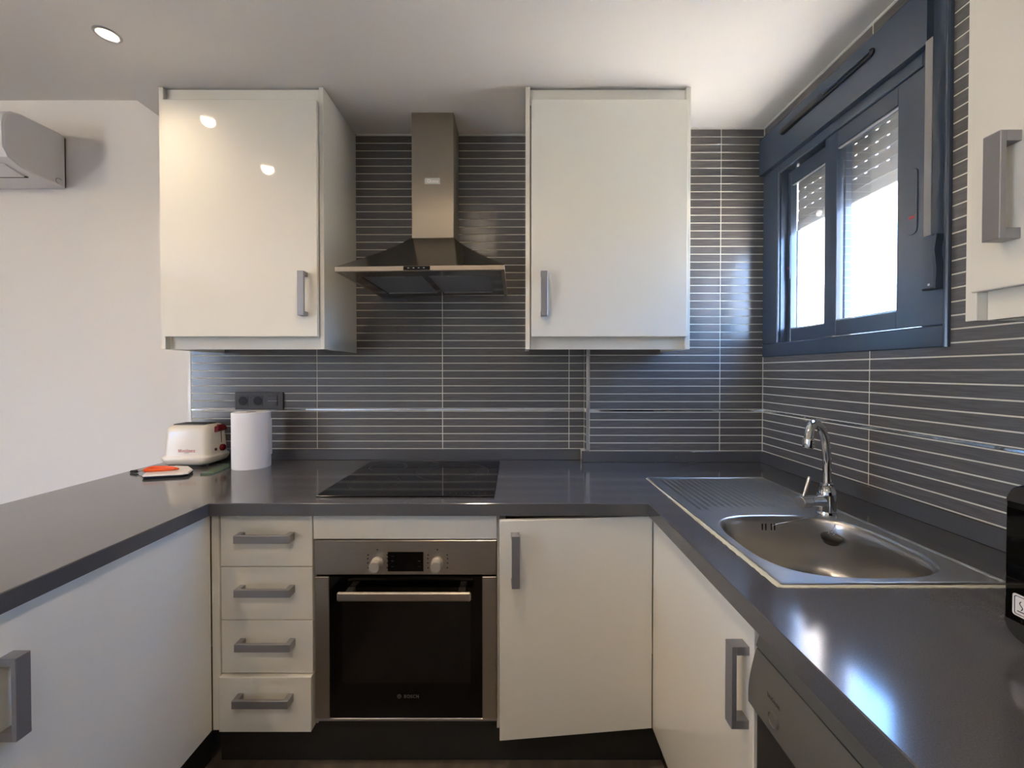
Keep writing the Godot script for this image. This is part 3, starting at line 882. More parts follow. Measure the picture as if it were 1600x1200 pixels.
# ---------------------------------------------------------------- hood
func build_hood() -> void:
	var t := thing("cooker_hood", "stainless steel chimney hood with flared canopy above the hob", "hood", P(-0.335, 0.36, 1.70))
	# chimney
	var cg := M.new()
	cg.box(Vector3(-0.0915, -(CEIL - 0.001 - E - 0.578) / 2, -(DW - 0.0005 - 1.792) / 2), Vector3(0.0915, (CEIL - 0.001 - E - 0.578) / 2, (DW - 0.0005 - 1.792) / 2), 0.002)
	var ch := part(t, "chimney", cg.mesh(10.0, true), mat.steel_chimney, Vector3(-0.355, (CEIL - 0.001 + E + 0.578) / 2, -(DW - 0.0005 + 1.792) / 2) - t.position)
	bx(ch, "sticker", mat.pale_print, -0.389, -0.323, E + 0.815, E + 0.842, 1.7914, 1.7921, 0.0)
	var rg := M.new()
	annulus(rg, 0.008, 0.0042, 0.0004)
	part(ch, "sticker_emblem", rg.mesh(), mat.white_plastic, P(-0.3710, 0.829, 1.7914) - origin_of(ch))
	part(ch, "sticker_lettering", text_mesh("cata", 0.013, "Droid Sans", true), mat.white_plastic, P(-0.3475, 0.827, 1.7912) - origin_of(ch))
	# canopy: a concave pyramid from the chimney down to the lip
	var x0 := -0.634
	var x1 := -0.034
	var dfr := 1.450
	var g := M.new()
	var prev := []
	var steps := 14
	for k in steps + 1:
		var u := float(k) / steps
		var v := pow(u, 1.12)                                # slightly hollow
		var hh: float = lerpf(0.581, 0.373, pow(u, 0.97))
		var a := lerpf(-0.4515, x0, v)
		var b := lerpf(-0.2585, x1, v)
		var d := lerpf(1.786, dfr, v)
		var ring := [P(a, hh, DW - 0.001), P(a, hh, d), P(b, hh, d), P(b, hh, DW - 0.001)]
		if k > 0:
			for i in 4:
				var j := (i + 1) % 4
				g.quad(ring[i], ring[j], prev[j], prev[i])
		else:
			g.quad(ring[0], ring[1], ring[2], ring[3])
		prev = ring
	part(t, "canopy", g.mesh(20.0), mat.steel_canopy, -t.position)
	# lip around the bottom
	var lip := M.new()
	lip.box(Vector3(x0, E + 0.356, -dfr - 0.014), Vector3(x1, E + 0.3735, -dfr), 0.0012)
	lip.box(Vector3(x0, E + 0.356, -DW + 0.001), Vector3(x0 + 0.014, E + 0.3735, -dfr - 0.0135), 0.0008)
	lip.box(Vector3(x1 - 0.014, E + 0.356, -DW + 0.001), Vector3(x1, E + 0.3735, -dfr - 0.0135), 0.0008)
	part(t, "lip", lip.mesh(10.0), mat.steel_lip, -t.position)
	# underside
	var un := M.new()
	un.box(P(x0 + 0.014, 0.3565, dfr + 0.085), P(x1 - 0.014, 0.364, dfr + 0.014))
	un.box(P(x0 + 0.014, 0.3565, DW - 0.03), P(x1 - 0.014, 0.364, DW - 0.085))
	un.box(P(x0 + 0.014, 0.3565, DW - 0.085), P(x0 + 0.060, 0.364, dfr + 0.085))
	un.box(P(x1 - 0.060, 0.3565, DW - 0.085), P(x1 - 0.014, 0.364, dfr + 0.085))
	un.box(P(-0.345, 0.3565, DW - 0.085), P(-0.323, 0.364, dfr + 0.085))
	part(t, "underside_frame", un.mesh(10.0), mat.steel_canopy, -t.position)
	for s: Array in [[-0.573, -0.346], [-0.322, -0.095]]:
		var fi := bx(t, "grease_filter", mat.handle, s[0], s[1], E + 0.360, E + 0.366, dfr + 0.086, DW - 0.086, 0.0)
		bx(fi, "filter_edge", mat.alu, s[0] + 0.004, s[1] - 0.004, E + 0.3568, E + 0.3598, DW - 0.094, DW - 0.0865, 0.0006)
		bx(fi, "filter_latch", mat.alu, (s[0] + s[1]) / 2 - 0.045, (s[0] + s[1]) / 2 + 0.045, E + 0.3568, E + 0.3598, dfr + 0.088, dfr + 0.104, 0.0006)
	var cp := bx(t, "control_strip", mat.black_gloss, -0.391, -0.297, E + 0.3585, E + 0.3715, dfr - 0.003, dfr + 0.001, 0.0008)
	var tilt := Transform3D(Basis(Vector3.BACK, deg_to_rad(0.7)), Vector3.ZERO)
	for ch_part: Node3D in t.get_children():
		if ch_part != ch: ch_part.transform = tilt * ch_part.transform
	for k in 4:
		bx(cp, "push_button", mat.alu, -0.376 + 0.018 * k, -0.370 + 0.018 * k, E + 0.3635, E + 0.3665, dfr - 0.0042, dfr - 0.0028, 0.0004)

# ---------------------------------------------------------------- sink
const BX := 0.737
const BD := 1.000
const BA := 0.189
const BB := 0.176

func bowl_pt(a: float, k: float, y: float) -> Vector3:     # rounded-square outline
	var ca := cos(a)
	var sa := sin(a)
	var p := 3.1
	var r := pow(pow(absf(ca) / BA, p) + pow(absf(sa) / BB, p), -1.0 / p)
	return Vector3(BX + r * k * ca, y, -BD - r * k * sa)

func build_sink() -> void:
	var t := thing("sink", "stainless steel sink with ribbed drainer set into the right worktop", "sink", Vector3(0.745, TOP, -1.2))
	var y := TOP + 0.0035
	# bowl
	var angles := []
	for k in 80: angles.append(TAU * k / 80)
	var rx0 := SX0 + 0.009
	var rx1 := SX1 - 0.009
	var rd0 := SD0 + 0.009
	var rd1 := 1.205
	for c: Array in [[rx0, rd0], [rx1, rd0], [rx1, rd1], [rx0, rd1]]:
		angles.append(fposmod(atan2(c[1] - BD, c[0] - BX), TAU))
	angles.sort()
	var prof := [[1.035, 0.0], [1.015, -0.0012], [1.0, -0.004], [0.985, -0.010], [0.972, -0.022], [0.955, -0.06], [0.935, -0.11], [0.915, -0.130], [0.875, -0.145], [0.80, -0.153], [0.5, -0.157], [0.15, -0.160], [0.0, -0.160]]
	var g := M.new()
	var na := angles.size()
	for i in prof.size() - 1:
		for k in na:
			var a: float = angles[k]
			var b: float = angles[(k + 1) % na]
			g.quad(bowl_pt(a, prof[i][0], y + prof[i][1]), bowl_pt(b, prof[i][0], y + prof[i][1]), bowl_pt(b, prof[i + 1][0], y + prof[i + 1][1]), bowl_pt(a, prof[i + 1][0], y + prof[i + 1][1]))
	var bowl := part(t, "bowl", g.mesh(50.0), mat.bowl, -t.position)
	for k in 4:                                               # overflow slots in the far wall
		var sx: float = [0.712, 0.722, 0.738, 0.747][k]
		part(bowl, "overflow_slot", cbox(Vector3(0.004, 0.020, 0.004), 0.0015), mat.black, Vector3(sx, TOP - 0.027, -BD - BB * 0.968))
	var dg := M.new()
	dg.lathe([Vector2(0.045, 0.0), Vector2(0.044, 0.002), Vector2(0.03, 0.001), Vector2(0.0, -0.001)], 24)
	part(bowl, "drain", dg.mesh(), mat.chrome, Vector3(BX, y - 0.158, -BD))
	# deck around the bowl
	var dk := M.new()
	for k in na:
		var a: float = angles[k]
		var b: float = angles[(k + 1) % na]
		dk.quad(edge_pt(a, rx0, rx1, rd0, rd1, y), edge_pt(b, rx0, rx1, rd0, rd1, y), bowl_pt(b, 1.035, y), bowl_pt(a, 1.035, y))
	# ribbed drainer as a height field
	var nx := 200
	var nd := 40
	var pts := []
	for j in nd + 1:
		var row := []
		var d := lerpf(rd1, SD1 - 0.009, float(j) / nd)
		for i in nx + 1:
			var x := lerpf(rx0, rx1, float(i) / nx)
			var hh := 0.0
			if x > 0.5545 and x < 0.918:
				var ph := fposmod((x - 0.5545) / 0.02135, 1.0)
				var d0 := 1.222 if x < 0.597 else 1.250
				var w := clampf((d - d0) / 0.012, 0, 1) * clampf((1.572 - d) / 0.012, 0, 1)
				hh = 0.0045 * pow(maxf(0.0, sin(PI * ph)), 1.5) * w - 0.0012 * w
			row.append(Vector3(x, y + hh, -d))
		pts.append(row)
	for j in nd:
		for i in nx:
			dk.quad(pts[j][i], pts[j][i + 1], pts[j + 1][i + 1], pts[j + 1][i])
	part(t, "deck", dk.mesh(60.0), mat.sink, -t.position)
	# raised rim
	var rim := M.new()
	var cor := [[SX0, SD0], [SX1, SD0], [SX1, SD1], [SX0, SD1]]
	var sect := [[0.0, 0.0005], [0.0, 0.003], [0.0025, 0.0058], [0.006, 0.0062], [0.0095, 0.0035]]
	for i in 4:
		for s in sect.size() - 1:
			var q := []
			for e: Array in [[i, s], [(i + 1) % 4, s], [(i + 1) % 4, s + 1], [i, s + 1]]:
				var c: Array = cor[e[0]]
				var ins: float = sect[e[1]][0]
				var cx: float = c[0] + (ins if c[0] < 0.7 else -ins)
				var cd: float = c[1] + (ins if c[1] < 1.2 else -ins)
				q.append(Vector3(cx, TOP + sect[e[1]][1], -cd))
			rim.quad(q[0], q[1], q[2], q[3])
	part(t, "rim", rim.mesh(50.0), mat.sink, -t.position)
	# ragged sealant bead round the rim
	var nz := FastNoiseLite.new()
	nz.seed = 9
	nz.frequency = 40.0
	var se := M.new()
	var path := []
	var rad := []
	for i in 90:
		path.append(Vector3(SX0 - 0.001, TOP + 0.0005, -lerpf(SD1, SD0, i / 89.0)))
		rad.append((0.0035 + 0.0045 * minf(1.0, i / 60.0)) * (1.0 + 0.35 * nz.get_noise_2d(i * 0.013, 0.0)))
	for i in 60:
		path.append(Vector3(lerpf(SX0 + 0.004, SX1, i / 59.0), TOP + 0.0005, -SD0 + 0.001))
		rad.append(0.0055 * (1.0 + 0.4 * nz.get_noise_2d(5.0 + i * 0.013, 3.0)))
	se.tube(path, rad, 8)
	for i in se.t.size():
		se.t[i].y = TOP + clampf((se.t[i].y - TOP) * 0.5, -0.0005, 0.006)
	part(t, "sealant_bead", se.mesh(50.0), mat.sealant, -t.position)

func edge_pt(a: float, x0: float, x1: float, d0: float, d1: float, y: float) -> Vector3:
	var c := cos(a)
	var s := sin(a)
	var k := 1e9
	if absf(c) > 1e-6: k = minf(k, ((x1 if c > 0 else x0) - BX) / c)
	if absf(s) > 1e-6: k = minf(k, ((d1 if s > 0 else d0) - BD) / s)
	return Vector3(BX + k * c, y, -BD - k * s)

# ---------------------------------------------------------------- tap, plug and chain
func build_tap() -> void:
	var bxp := 0.911
	var bd := 1.190
	var y := TOP + 0.0036
	var t := thing("tap", "chrome swan-neck mixer tap with side lever standing on the sink", "tap", Vector3(bxp, y, -bd))
	var g := M.new()
	g.lathe([Vector2(0.027, 0.0), Vector2(0.027, 0.006), Vector2(0.0235, 0.012), Vector2(0.0235, 0.058), Vector2(0.0215, 0.070), Vector2(0.0165, 0.078), Vector2(0.0150, 0.081), Vector2(0.0165, 0.083), Vector2(0.0165, 0.090), Vector2(0.0115, 0.093), Vector2(0.0, 0.093)], 32)
	part(t, "body", g.mesh(40.0), mat.chrome)
	var dir := Vector3(-0.777, 0, 0.63)
	var keys := [[0.0, -0.345], [0.0, -0.30], [0.003, -0.25], [0.018, -0.205], [0.048, -0.168], [0.088, -0.147], [0.126, -0.141], [0.154, -0.152], [0.166, -0.172], [0.170, -0.190]]
	var pth := []
	for i in keys.size() - 1:
		for s in 4:
			var u := s / 4.0
			var k0: Array = keys[maxi(i - 1, 0)]
			var k1: Array = keys[i]
			var k2: Array = keys[i + 1]
			var k3: Array = keys[mini(i + 2, keys.size() - 1)]
			var rr := cubic_interpolate(k1[0], k2[0], k0[0], k3[0], u)
			var hh := cubic_interpolate(k1[1], k2[1], k0[1], k3[1], u)
			pth.append(dir * rr + Vector3.UP * (E + hh - y))
	pth.append(dir * 0.170 + Vector3.UP * (E - 0.190 - y))
	var sp := M.new()
	sp.tube(pth, 0.0108, 18)
	var spout := part(t, "spout", sp.mesh(60.0), mat.chrome)
	var noz := M.new()
	noz.lathe([Vector2(0.0, -0.016), Vector2(0.0125, -0.016), Vector2(0.0135, -0.013), Vector2(0.0135, 0.006), Vector2(0.0115, 0.010)], 24)
	part(spout, "aerator", noz.mesh(), mat.chrome, dir * 0.170 + Vector3.UP * (E - 0.186 - y))
	var cr := M.new()
	var axis := Vector3(-0.97, 0.0, 0.22).normalized()
	var c0 := Vector3(0, 0.041, 0)
	cr.tube([c0, c0 + axis * 0.060, c0 + axis * 0.0605, c0 + axis * 0.064, c0 + axis * 0.0645, c0 + axis * 0.094, c0 + axis * 0.096], [0.0165, 0.0165, 0.0155, 0.0155, 0.0175, 0.0175, 0.016], 28)
	part(t, "cartridge", cr.mesh(30.0), mat.chrome)
	var lv := M.new()
	var l0 := c0 + axis * 0.083 + Vector3(0, 0.013, 0)
	lv.tube([l0, l0 + Vector3(0.024, 0.054, -0.012), l0 + Vector3(0.025, 0.0565, -0.0125)], [0.0042, 0.0050, 0.0036], 12)
	part(t, "lever", lv.mesh(40.0), mat.chrome)
	# rubber plug hanging on the bowl wall and its chain
	var pl := thing("sink_plug", "black rubber sink plug hanging on its chain inside the bowl", "plug", P(0.873, -0.462, 1.122))
	var pg := M.new()
	pg.lathe([Vector2(0.0, -0.009), Vector2(0.018, -0.009), Vector2(0.021, -0.003), Vector2(0.0245, 0.004), Vector2(0.0245, 0.008), Vector2(0.021, 0.010), Vector2(0.0, 0.010)], 28)
	part(pl, "stopper", pg.mesh(30.0), mat.rubber, Vector3.ZERO, Vector3(0.18, 0, 0.1))
	var rg := M.new()
	var rp := []
	for k in 17: rp.append(Vector3(0.008 * cos(TAU * k / 16), 0.016 + 0.008 * sin(TAU * k / 16), 0))
	rg.tube(rp, 0.0011, 6, false)
	part(pl, "ring", rg.mesh(60.0), mat.chrome)
	var chn := thing("plug_chain", "thin bead chain from the tap base to the sink overflow", "chain", P(0.80, -0.43, 1.16))
	chain(chn, [P(0.889, -0.4125, 1.183), P(0.855, -0.416, 1.168), P(0.800, -0.425, 1.163), P(0.760, -0.434, 1.166), P(0.733, -0.441, 1.163)])
	chain(chn, [P(0.915, -0.4125, 1.160), P(0.900, -0.420, 1.140), P(0.882, -0.432, 1.126), P(0.874, -0.4385, 1.122)])

func chain(parent: Node3D, keys: Array) -> void:
	var g := M.new()
	for i in keys.size() - 1:
		var a: Vector3 = keys[i]
		var b: Vector3 = keys[i + 1]
		var n := int(a.distance_to(b) / 0.0032)
		for k in n:
			var c := a.lerp(b, float(k) / n) - parent.position
			g.lathe([Vector2(0, -0.0013), Vector2(0.0012, -0.0006), Vector2(0.0012, 0.0006), Vector2(0, 0.0013)], 6, Transform3D(Basis(), c))
		g.tube([a - parent.position, b - parent.position], 0.0004, 4)
	part(parent, "beads", g.mesh(60.0), mat.chrome)

# ---------------------------------------------------------------- dishwasher
func build_dishwasher() -> void:
	var d0 := 0.163
	var d1 := 0.761
	var t := thing("dishwasher", "silver dishwasher with round button under the right worktop", "dishwasher", Vector3(0.75, 0, -0.462))
	bx(t, "body", mat.dw_dark, 0.475, 1.10, 0.16, E - 0.470, d0 + 0.003, d1 - 0.003, 0.002)
	var up := M.new()
	up.prism([Vector2(0.452, -0.512), Vector2(0.474, -0.512), Vector2(0.474, -0.472), Vector2(0.461, -0.472), Vector2(0.459, -0.490)], -d1, -d0, 0.001, Transform3D(Basis(), Vector3(0, E, 0)), 0.001)
	part(t, "top_strip", up.mesh(30.0), mat.dw_silver, -t.position)
	var poly := [Vector2(0.474, -0.628), Vector2(0.474, -0.5165), Vector2(0.4535, -0.5165)]
	for k in 9:
		var u := k / 8.0
		poly.append(Vector2(0.4525 - 0.0145 * sin(u * PI * 0.58), lerpf(-0.5185, -0.6170, u)))
	poly.append(Vector2(0.452, -0.628))
	var pm := M.new()
	pm.prism(poly, -d1, -d0, 0.001, Transform3D(Basis(), Vector3(0, E, 0)), 0.001)
	var cp := part(t, "control_panel", pm.mesh(30.0), mat.dw_silver, -t.position)
	var bt := M.new()
	bt.lathe([Vector2(0.0, 0.0035), Vector2(0.0095, 0.0035), Vector2(0.0105, 0.0025), Vector2(0.0110, 0.0045), Vector2(0.0122, 0.0045), Vector2(0.0126, 0.0)], 28, Transform3D(Basis(Vector3.BACK, PI / 2)))
	part(cp, "round_button", bt.mesh(30.0), mat.dw_silver, P(0.4390, -0.588, 0.684))
	part(cp, "lettering", text_mesh("Indesit", 0.008, "Droid Sans", false), mat.socket, P(0.4405, -0.5605, 0.690), Vector3(0.10, -PI / 2, 0))
	bx(t, "door", mat.dw_dark, 0.455, 0.474, 0.17, E - 0.6295, d0, d1, 0.002)

# ---------------------------------------------------------------- microwave
func build_microwave() -> void:
	var x0 := 0.760
	var d1 := 0.633
	var d0 := 0.155
	var yb := TOP + 0.010
	var hgt := 0.240
	var t := thing("microwave", "black and silver microwave with warning sticker on the right worktop", "microwave", Vector3(0.93, TOP, -0.40))
	bx(t, "case", mat.black_gloss, x0 + 0.02, 1.11, yb + 0.004, yb + hgt - 0.004, d0 + 0.004, d1 - 0.004, 0.006)
	var yc := yb + hgt / 2
	var dc := (d0 + d1) / 2
	var fr := M.new()
	fr.prism(rrect((d1 - d0) / 2, hgt / 2, 0.030, 8), 0.0, 0.022, 0.004)
	var front := part(t, "front_frame", fr.mesh(40.0), mat.black_gloss, Vector3(x0 + 0.022, yc, -dc) - t.position, Vector3(0, -PI / 2, 0))
	# local x runs towards the camera, local y up, local z out of the front
	var hl := (d1 - d0) / 2
	var ht := hgt / 2
	for s: float in [1.0, -1.0]:
		var strip := M.new()
		var pl := []
		for p: Vector2 in rrect(hl - 0.003, ht - 0.003, 0.0275, 8):
			var q := p
			if s > 0: q.y = maxf(q.y, ht - 0.029)
			else: q.y = minf(q.y, -ht + 0.036)
			if pl.is_empty() or pl[-1].distance_to(q) > 0.0004: pl.append(q)
		if pl[0].distance_to(pl[-1]) < 0.0004: pl.remove_at(pl.size() - 1)
		strip.prism(pl, 0.021, 0.0235, 0.0006)
		part(front, "silver_strip", strip.mesh(40.0), mat.dw_dark)
	part(front, "door_glass", cbox(Vector3(0.345, hgt - 0.068, 0.003), 0.0006), mat.black_glass, Vector3(-0.062, -0.0035, 0.0222))
	part(front, "control_panel", cbox(Vector3(0.115, hgt - 0.068, 0.003), 0.0006), mat.black_gloss, Vector3(0.172, -0.0035, 0.0222))
	var st := M.new()
	st.prism(rrect(0.030, 0.0165, 0.004), 0.0, 0.0006, 0.0)
	var sticker := part(front, "warning_sticker", st.mesh(), mat.white_plastic, Vector3(-hl + 0.044, -ht + 0.0575, 0.0236), Vector3(0, 0, 0.0))
	var bo := M.new()
	var o1 := rrect(0.0275, 0.0140, 0.003)
	var o2 := rrect(0.0265, 0.0130, 0.0025)
	for i in o1.size():
		var j := (i + 1) % o1.size()
		bo.quad(v3(o2[i], 0.0009), v3(o1[i], 0.0009), v3(o1[j], 0.0009), v3(o2[j], 0.0009))
	part(sticker, "border_line", bo.mesh(), mat.dark_print)
	for k in 3:
		var wv := M.new()
		var pw := []
		for i in 13: pw.append(Vector3(-0.019 + 0.0075 * k + 0.0018 * sin(i / 12.0 * TAU), -0.006 + 0.013 * i / 12.0, 0.0008))
		wv.tube(pw, 0.0006, 5)
		part(sticker, "heat_wave", wv.mesh(60.0), mat.dark_print)
	part(sticker, "base_line", cbox(Vector3(0.024, 0.0012, 0.0006), 0.0), mat.dark_print, Vector3(-0.0115, -0.0085, 0.0008))
	part(sticker, "text_line", cbox(Vector3(0.020, 0.0014, 0.0006), 0.0), mat.dark_print, Vector3(0.0135, 0.004, 0.0008))
	part(sticker, "text_line", cbox(Vector3(0.020, 0.0014, 0.0006), 0.0), mat.dark_print, Vector3(0.0135, -0.001, 0.0008))
	for q: Array in [[x0 + 0.05, d0 + 0.04], [x0 + 0.05, d1 - 0.04], [1.07, d0 + 0.04], [1.07, d1 - 0.04]]:
		bx(t, "foot", mat.rubber, q[0] - 0.012, q[0] + 0.012, TOP, yb + 0.005, q[1] - 0.012, q[1] + 0.012, 0.002)

func v3(p: Vector2, z: float) -> Vector3:
	return Vector3(p.x, p.y, z)

# ---------------------------------------------------------------- toaster
func build_toaster() -> void:
	var c := Vector3(-1.442, TOP, -1.856)
	var t := thing("toaster", "cream two-slot toaster with dark red lever beside the kitchen roll", "toaster", c)
	var g := M.new()
	# [y, half length, half depth, corner radius]
	var rings := [[0.010, 0.088, 0.066, 0.022], [0.018, 0.100, 0.074, 0.026], [0.032, 0.1075, 0.078, 0.028], [0.042, 0.1085, 0.078, 0.028], [0.047, 0.105, 0.074, 0.028], [0.053, 0.102, 0.071, 0.028], [0.10, 0.0995, 0.068, 0.028], [0.145, 0.097, 0.065, 0.028], [0.163, 0.0945, 0.0625, 0.027], [0.174, 0.089, 0.057, 0.024], [0.180, 0.080, 0.049, 0.018], [0.182, 0.070, 0.042, 0.014]]
	var loops := []
	for r: Array in rings:
		var lp := []
		for p: Vector2 in rrect(r[1], r[2], r[3], 6): lp.append(Vector3(p.x, r[0], -p.y))
		loops.append(lp)
	for i in loops.size() - 1:
		var n: int = loops[i].size()
		for k in n:
			var j := (k + 1) % n
			g.quad(loops[i][k], loops[i][j], loops[i + 1][j], loops[i + 1][k])
	var n2: int = loops[0].size()
	for k in range(1, n2 - 1):
		g.tri(loops[-1][0], loops[-1][k], loops[-1][k + 1])
		g.tri(loops[0][0], loops[0][k + 1], loops[0][k])
	var sh := part(t, "shell", g.mesh(40.0), mat.plastic)
	var ts := M.new()
	ts.prism(rrect(0.070, 0.040, 0.010), 0.0, 0.004, 0.0015, Transform3D(Basis(Vector3.RIGHT, -PI / 2), Vector3(-0.006, 0.1815, 0)))
	part(t, "slot_frame", ts.mesh(), mat.dw_dark)
	for z: float in [-0.018, 0.018]:
		part(t, "bread_slot", cbox(Vector3(0.128, 0.003, 0.022), 0.001), mat.black, Vector3(-0.006, 0.1848, z))
	# right end: lever, track, dial and button
	var gp := M.new()
	gp.prism(rrect(0.022, 0.056, 0.004), 0.0, 0.002, 0.0008)
	var tr := part(t, "lever_panel", gp.mesh(), mat.plastic, Vector3(0.0972, 0.119, -0.012), Vector3(0, PI / 2, 0.035))
	part(tr, "lever_track", cbox(Vector3(0.0035, 0.088, 0.002), 0.0), mat.black, Vector3(0.006, -0.006, 0.0016))
	var lv := M.new()
	lv.prism([Vector2(-0.034, -0.015), Vector2(0.036, -0.012), Vector2(0.033, 0.003), Vector2(0.020, 0.014), Vector2(-0.008, 0.017), Vector2(-0.028, 0.008)], 0.0, 0.016, 0.005)
	part(t, "lever", lv.mesh(30.0), mat.red, Vector3(0.0935, 0.162, -0.012), Vector3(0, PI / 2, 0))
	var kn := M.new()
	kn.lathe([Vector2(0.0150, 0.0), Vector2(0.0150, 0.010), Vector2(0.012, 0.014), Vector2(0.0, 0.015)], 24, Transform3D(Basis(Vector3.BACK, -PI / 2)))
	part(t, "dial", kn.mesh(40.0), mat.red, Vector3(0.1000, 0.072, -0.018))
	var bt := M.new()
	bt.lathe([Vector2(0.0065, 0.0), Vector2(0.0065, 0.004), Vector2(0.0, 0.005)], 16, Transform3D(Basis(Vector3.BACK, -PI / 2)))
	part(t, "button", bt.mesh(40.0), mat.socket, Vector3(0.1005, 0.070, 0.021))
	part(t, "lettering", text_mesh("Moulinex", 0.0125, "Droid Serif", false, 0.0), mat.red_print, Vector3(0.010, 0.072, 0.0703), Vector3(-0.06, 0, 0))
	part(t, "small_lettering_line", cbox(Vector3(0.02, 0.0012, 0.0006), 0.0), mat.grey_print, Vector3(0.010, 0.0625, 0.0708))
	for q: Array in [[-0.075, 0.045], [0.075, 0.045], [-0.075, -0.045], [0.075, -0.045]]:
		part(t, "foot", cbox(Vector3(0.024, 0.011, 0.02), 0.003), mat.socket, Vector3(q[0], 0.0055, q[1]))

# ---------------------------------------------------------------- small things on the worktop
func build_small_things() -> void:
	# kitchen roll
	var kr := thing("kitchen_roll", "white kitchen paper roll standing beside the toaster", "paper roll", Vector3(-1.157, TOP, -1.800))
	var g := M.new()
	g.lathe([Vector2(0.021, 0.0), Vector2(0.0735, 0.0), Vector2(0.0745, 0.004), Vector2(0.0745, 0.238), Vector2(0.073, 0.2415), Vector2(0.021, 0.2415), Vector2(0.021, 0.0)], 48)
	part(kr, "paper", g.mesh(40.0), mat.paper)
	var co := M.new()
	co.lathe([Vector2(0.0205, 0.0), Vector2(0.0205, 0.241), Vector2(0.0190, 0.241), Vector2(0.0190, 0.0)], 24)
	part(kr, "cardboard_core", co.mesh(40.0), mat.card)
	var sh := M.new()                                         # loose end of the outer sheet
	var pp := []
	for k in 7:
		var a := -0.15 + 0.12 * k
		var r := 0.0755 + 0.0022 * (6 - k)
		pp.append(Vector3(r * cos(a), 0, -r * sin(a)))
	for k in 6:
		var p: Vector3 = pp[k]
		var q: Vector3 = pp[k + 1]
		var p2 := p * 0.992
		var q2 := q * 0.992
		var u0 := Vector3.UP * 0.055
		var u1 := Vector3.UP * 0.205
		sh.quad(p + u0, q + u0, q + u1, p + u1)
		sh.quad(q2 + u0, p2 + u0, p2 + u1, q2 + u1)
		sh.quad(p + u1, q + u1, q2 + u1, p2 + u1)
		if k == 0: sh.quad(p2 + u0, p + u0, p + u1, p2 + u1)
	part(kr, "loose_sheet", sh.mesh(40.0), mat.paper)
	# green glass strip
	var gs := thing("glass_strip", "narrow green glass strip lying between toaster and kitchen roll", "glass strip", Vector3(-1.262, TOP, -1.77))
	part(gs, "glass", cbox(Vector3(0.048, 0.006, 0.225), 0.0015), mat.green_glass, Vector3(0, 0.0032, 0), Vector3(0, 0.10, 0))
	# white tray with navy underside
	var tr := thing("slicer_tray", "small white tray with navy underside in front of the toaster", "tray", Vector3(-1.42, TOP, -1.672))
	var ol := [Vector2(-0.030, -0.080), Vector2(-0.018, -0.088), Vector2(0.106, -0.054), Vector2(0.118, -0.040), Vector2(0.090, 0.020), Vector2(0.030, 0.074), Vector2(-0.110, 0.078), Vector2(-0.122, 0.068), Vector2(-0.080, 0.000)]
	var flat := Transform3D(Basis(Vector3.RIGHT, -PI / 2))
	var t1 := M.new()
	t1.prism(ol, 0.0005, 0.010, 0.001, flat, 0.003)
	part(tr, "underside", t1.mesh(20.0), mat.navy)
	var t2 := M.new()
	t2.prism(ol, 0.0101, 0.0165, 0.004, flat)
	part(tr, "top_plate", t2.mesh(20.0), mat.white_plastic)
	# orange peeler lying on the tray
	var pe := thing("peeler", "orange-handled peeler with black tip lying across the white tray", "peeler", Vector3(-1.43, TOP + 0.0165, -1.665))
	var pg := M.new()
	pg.tube([Vector3(-0.046, 0.0075, 0.032), Vector3(-0.058, 0.0078, 0.008), Vector3(-0.050, 0.0078, -0.012), Vector3(-0.010, 0.0078, -0.016), Vector3(0.030, 0.0068, -0.010), Vector3(0.060, 0.0062, 0.0)], [0.0074, 0.0076, 0.0075, 0.0073, 0.0065, 0.004], 12)
	pg.tube([Vector3(-0.046, 0.0075, 0.032), Vector3(-0.015, 0.0070, 0.026), Vector3(0.020, 0.0064, 0.016), Vector3(0.050, 0.006, 0.004)], [0.0074, 0.0066, 0.0056, 0.004], 12)
	part(pe, "handle", pg.mesh(50.0), mat.orange)
	var rod := M.new()
	rod.tube([Vector3(-0.054, 0.0062, -0.004), Vector3(-0.126, -0.009, -0.018)], 0.0022, 8)
	part(pe, "metal_rod", rod.mesh(50.0), mat.chrome)
	var tip := M.new()
	tip.tube([Vector3(-0.120, -0.0085, -0.017), Vector3(-0.125, -0.0090, -0.018), Vector3(-0.152, -0.0105, -0.023), Vector3(-0.158, -0.0125, -0.024)], [0.004, 0.0066, 0.0055, 0.0025], 12)
	part(pe, "tip_cover", tip.mesh(50.0), mat.black)

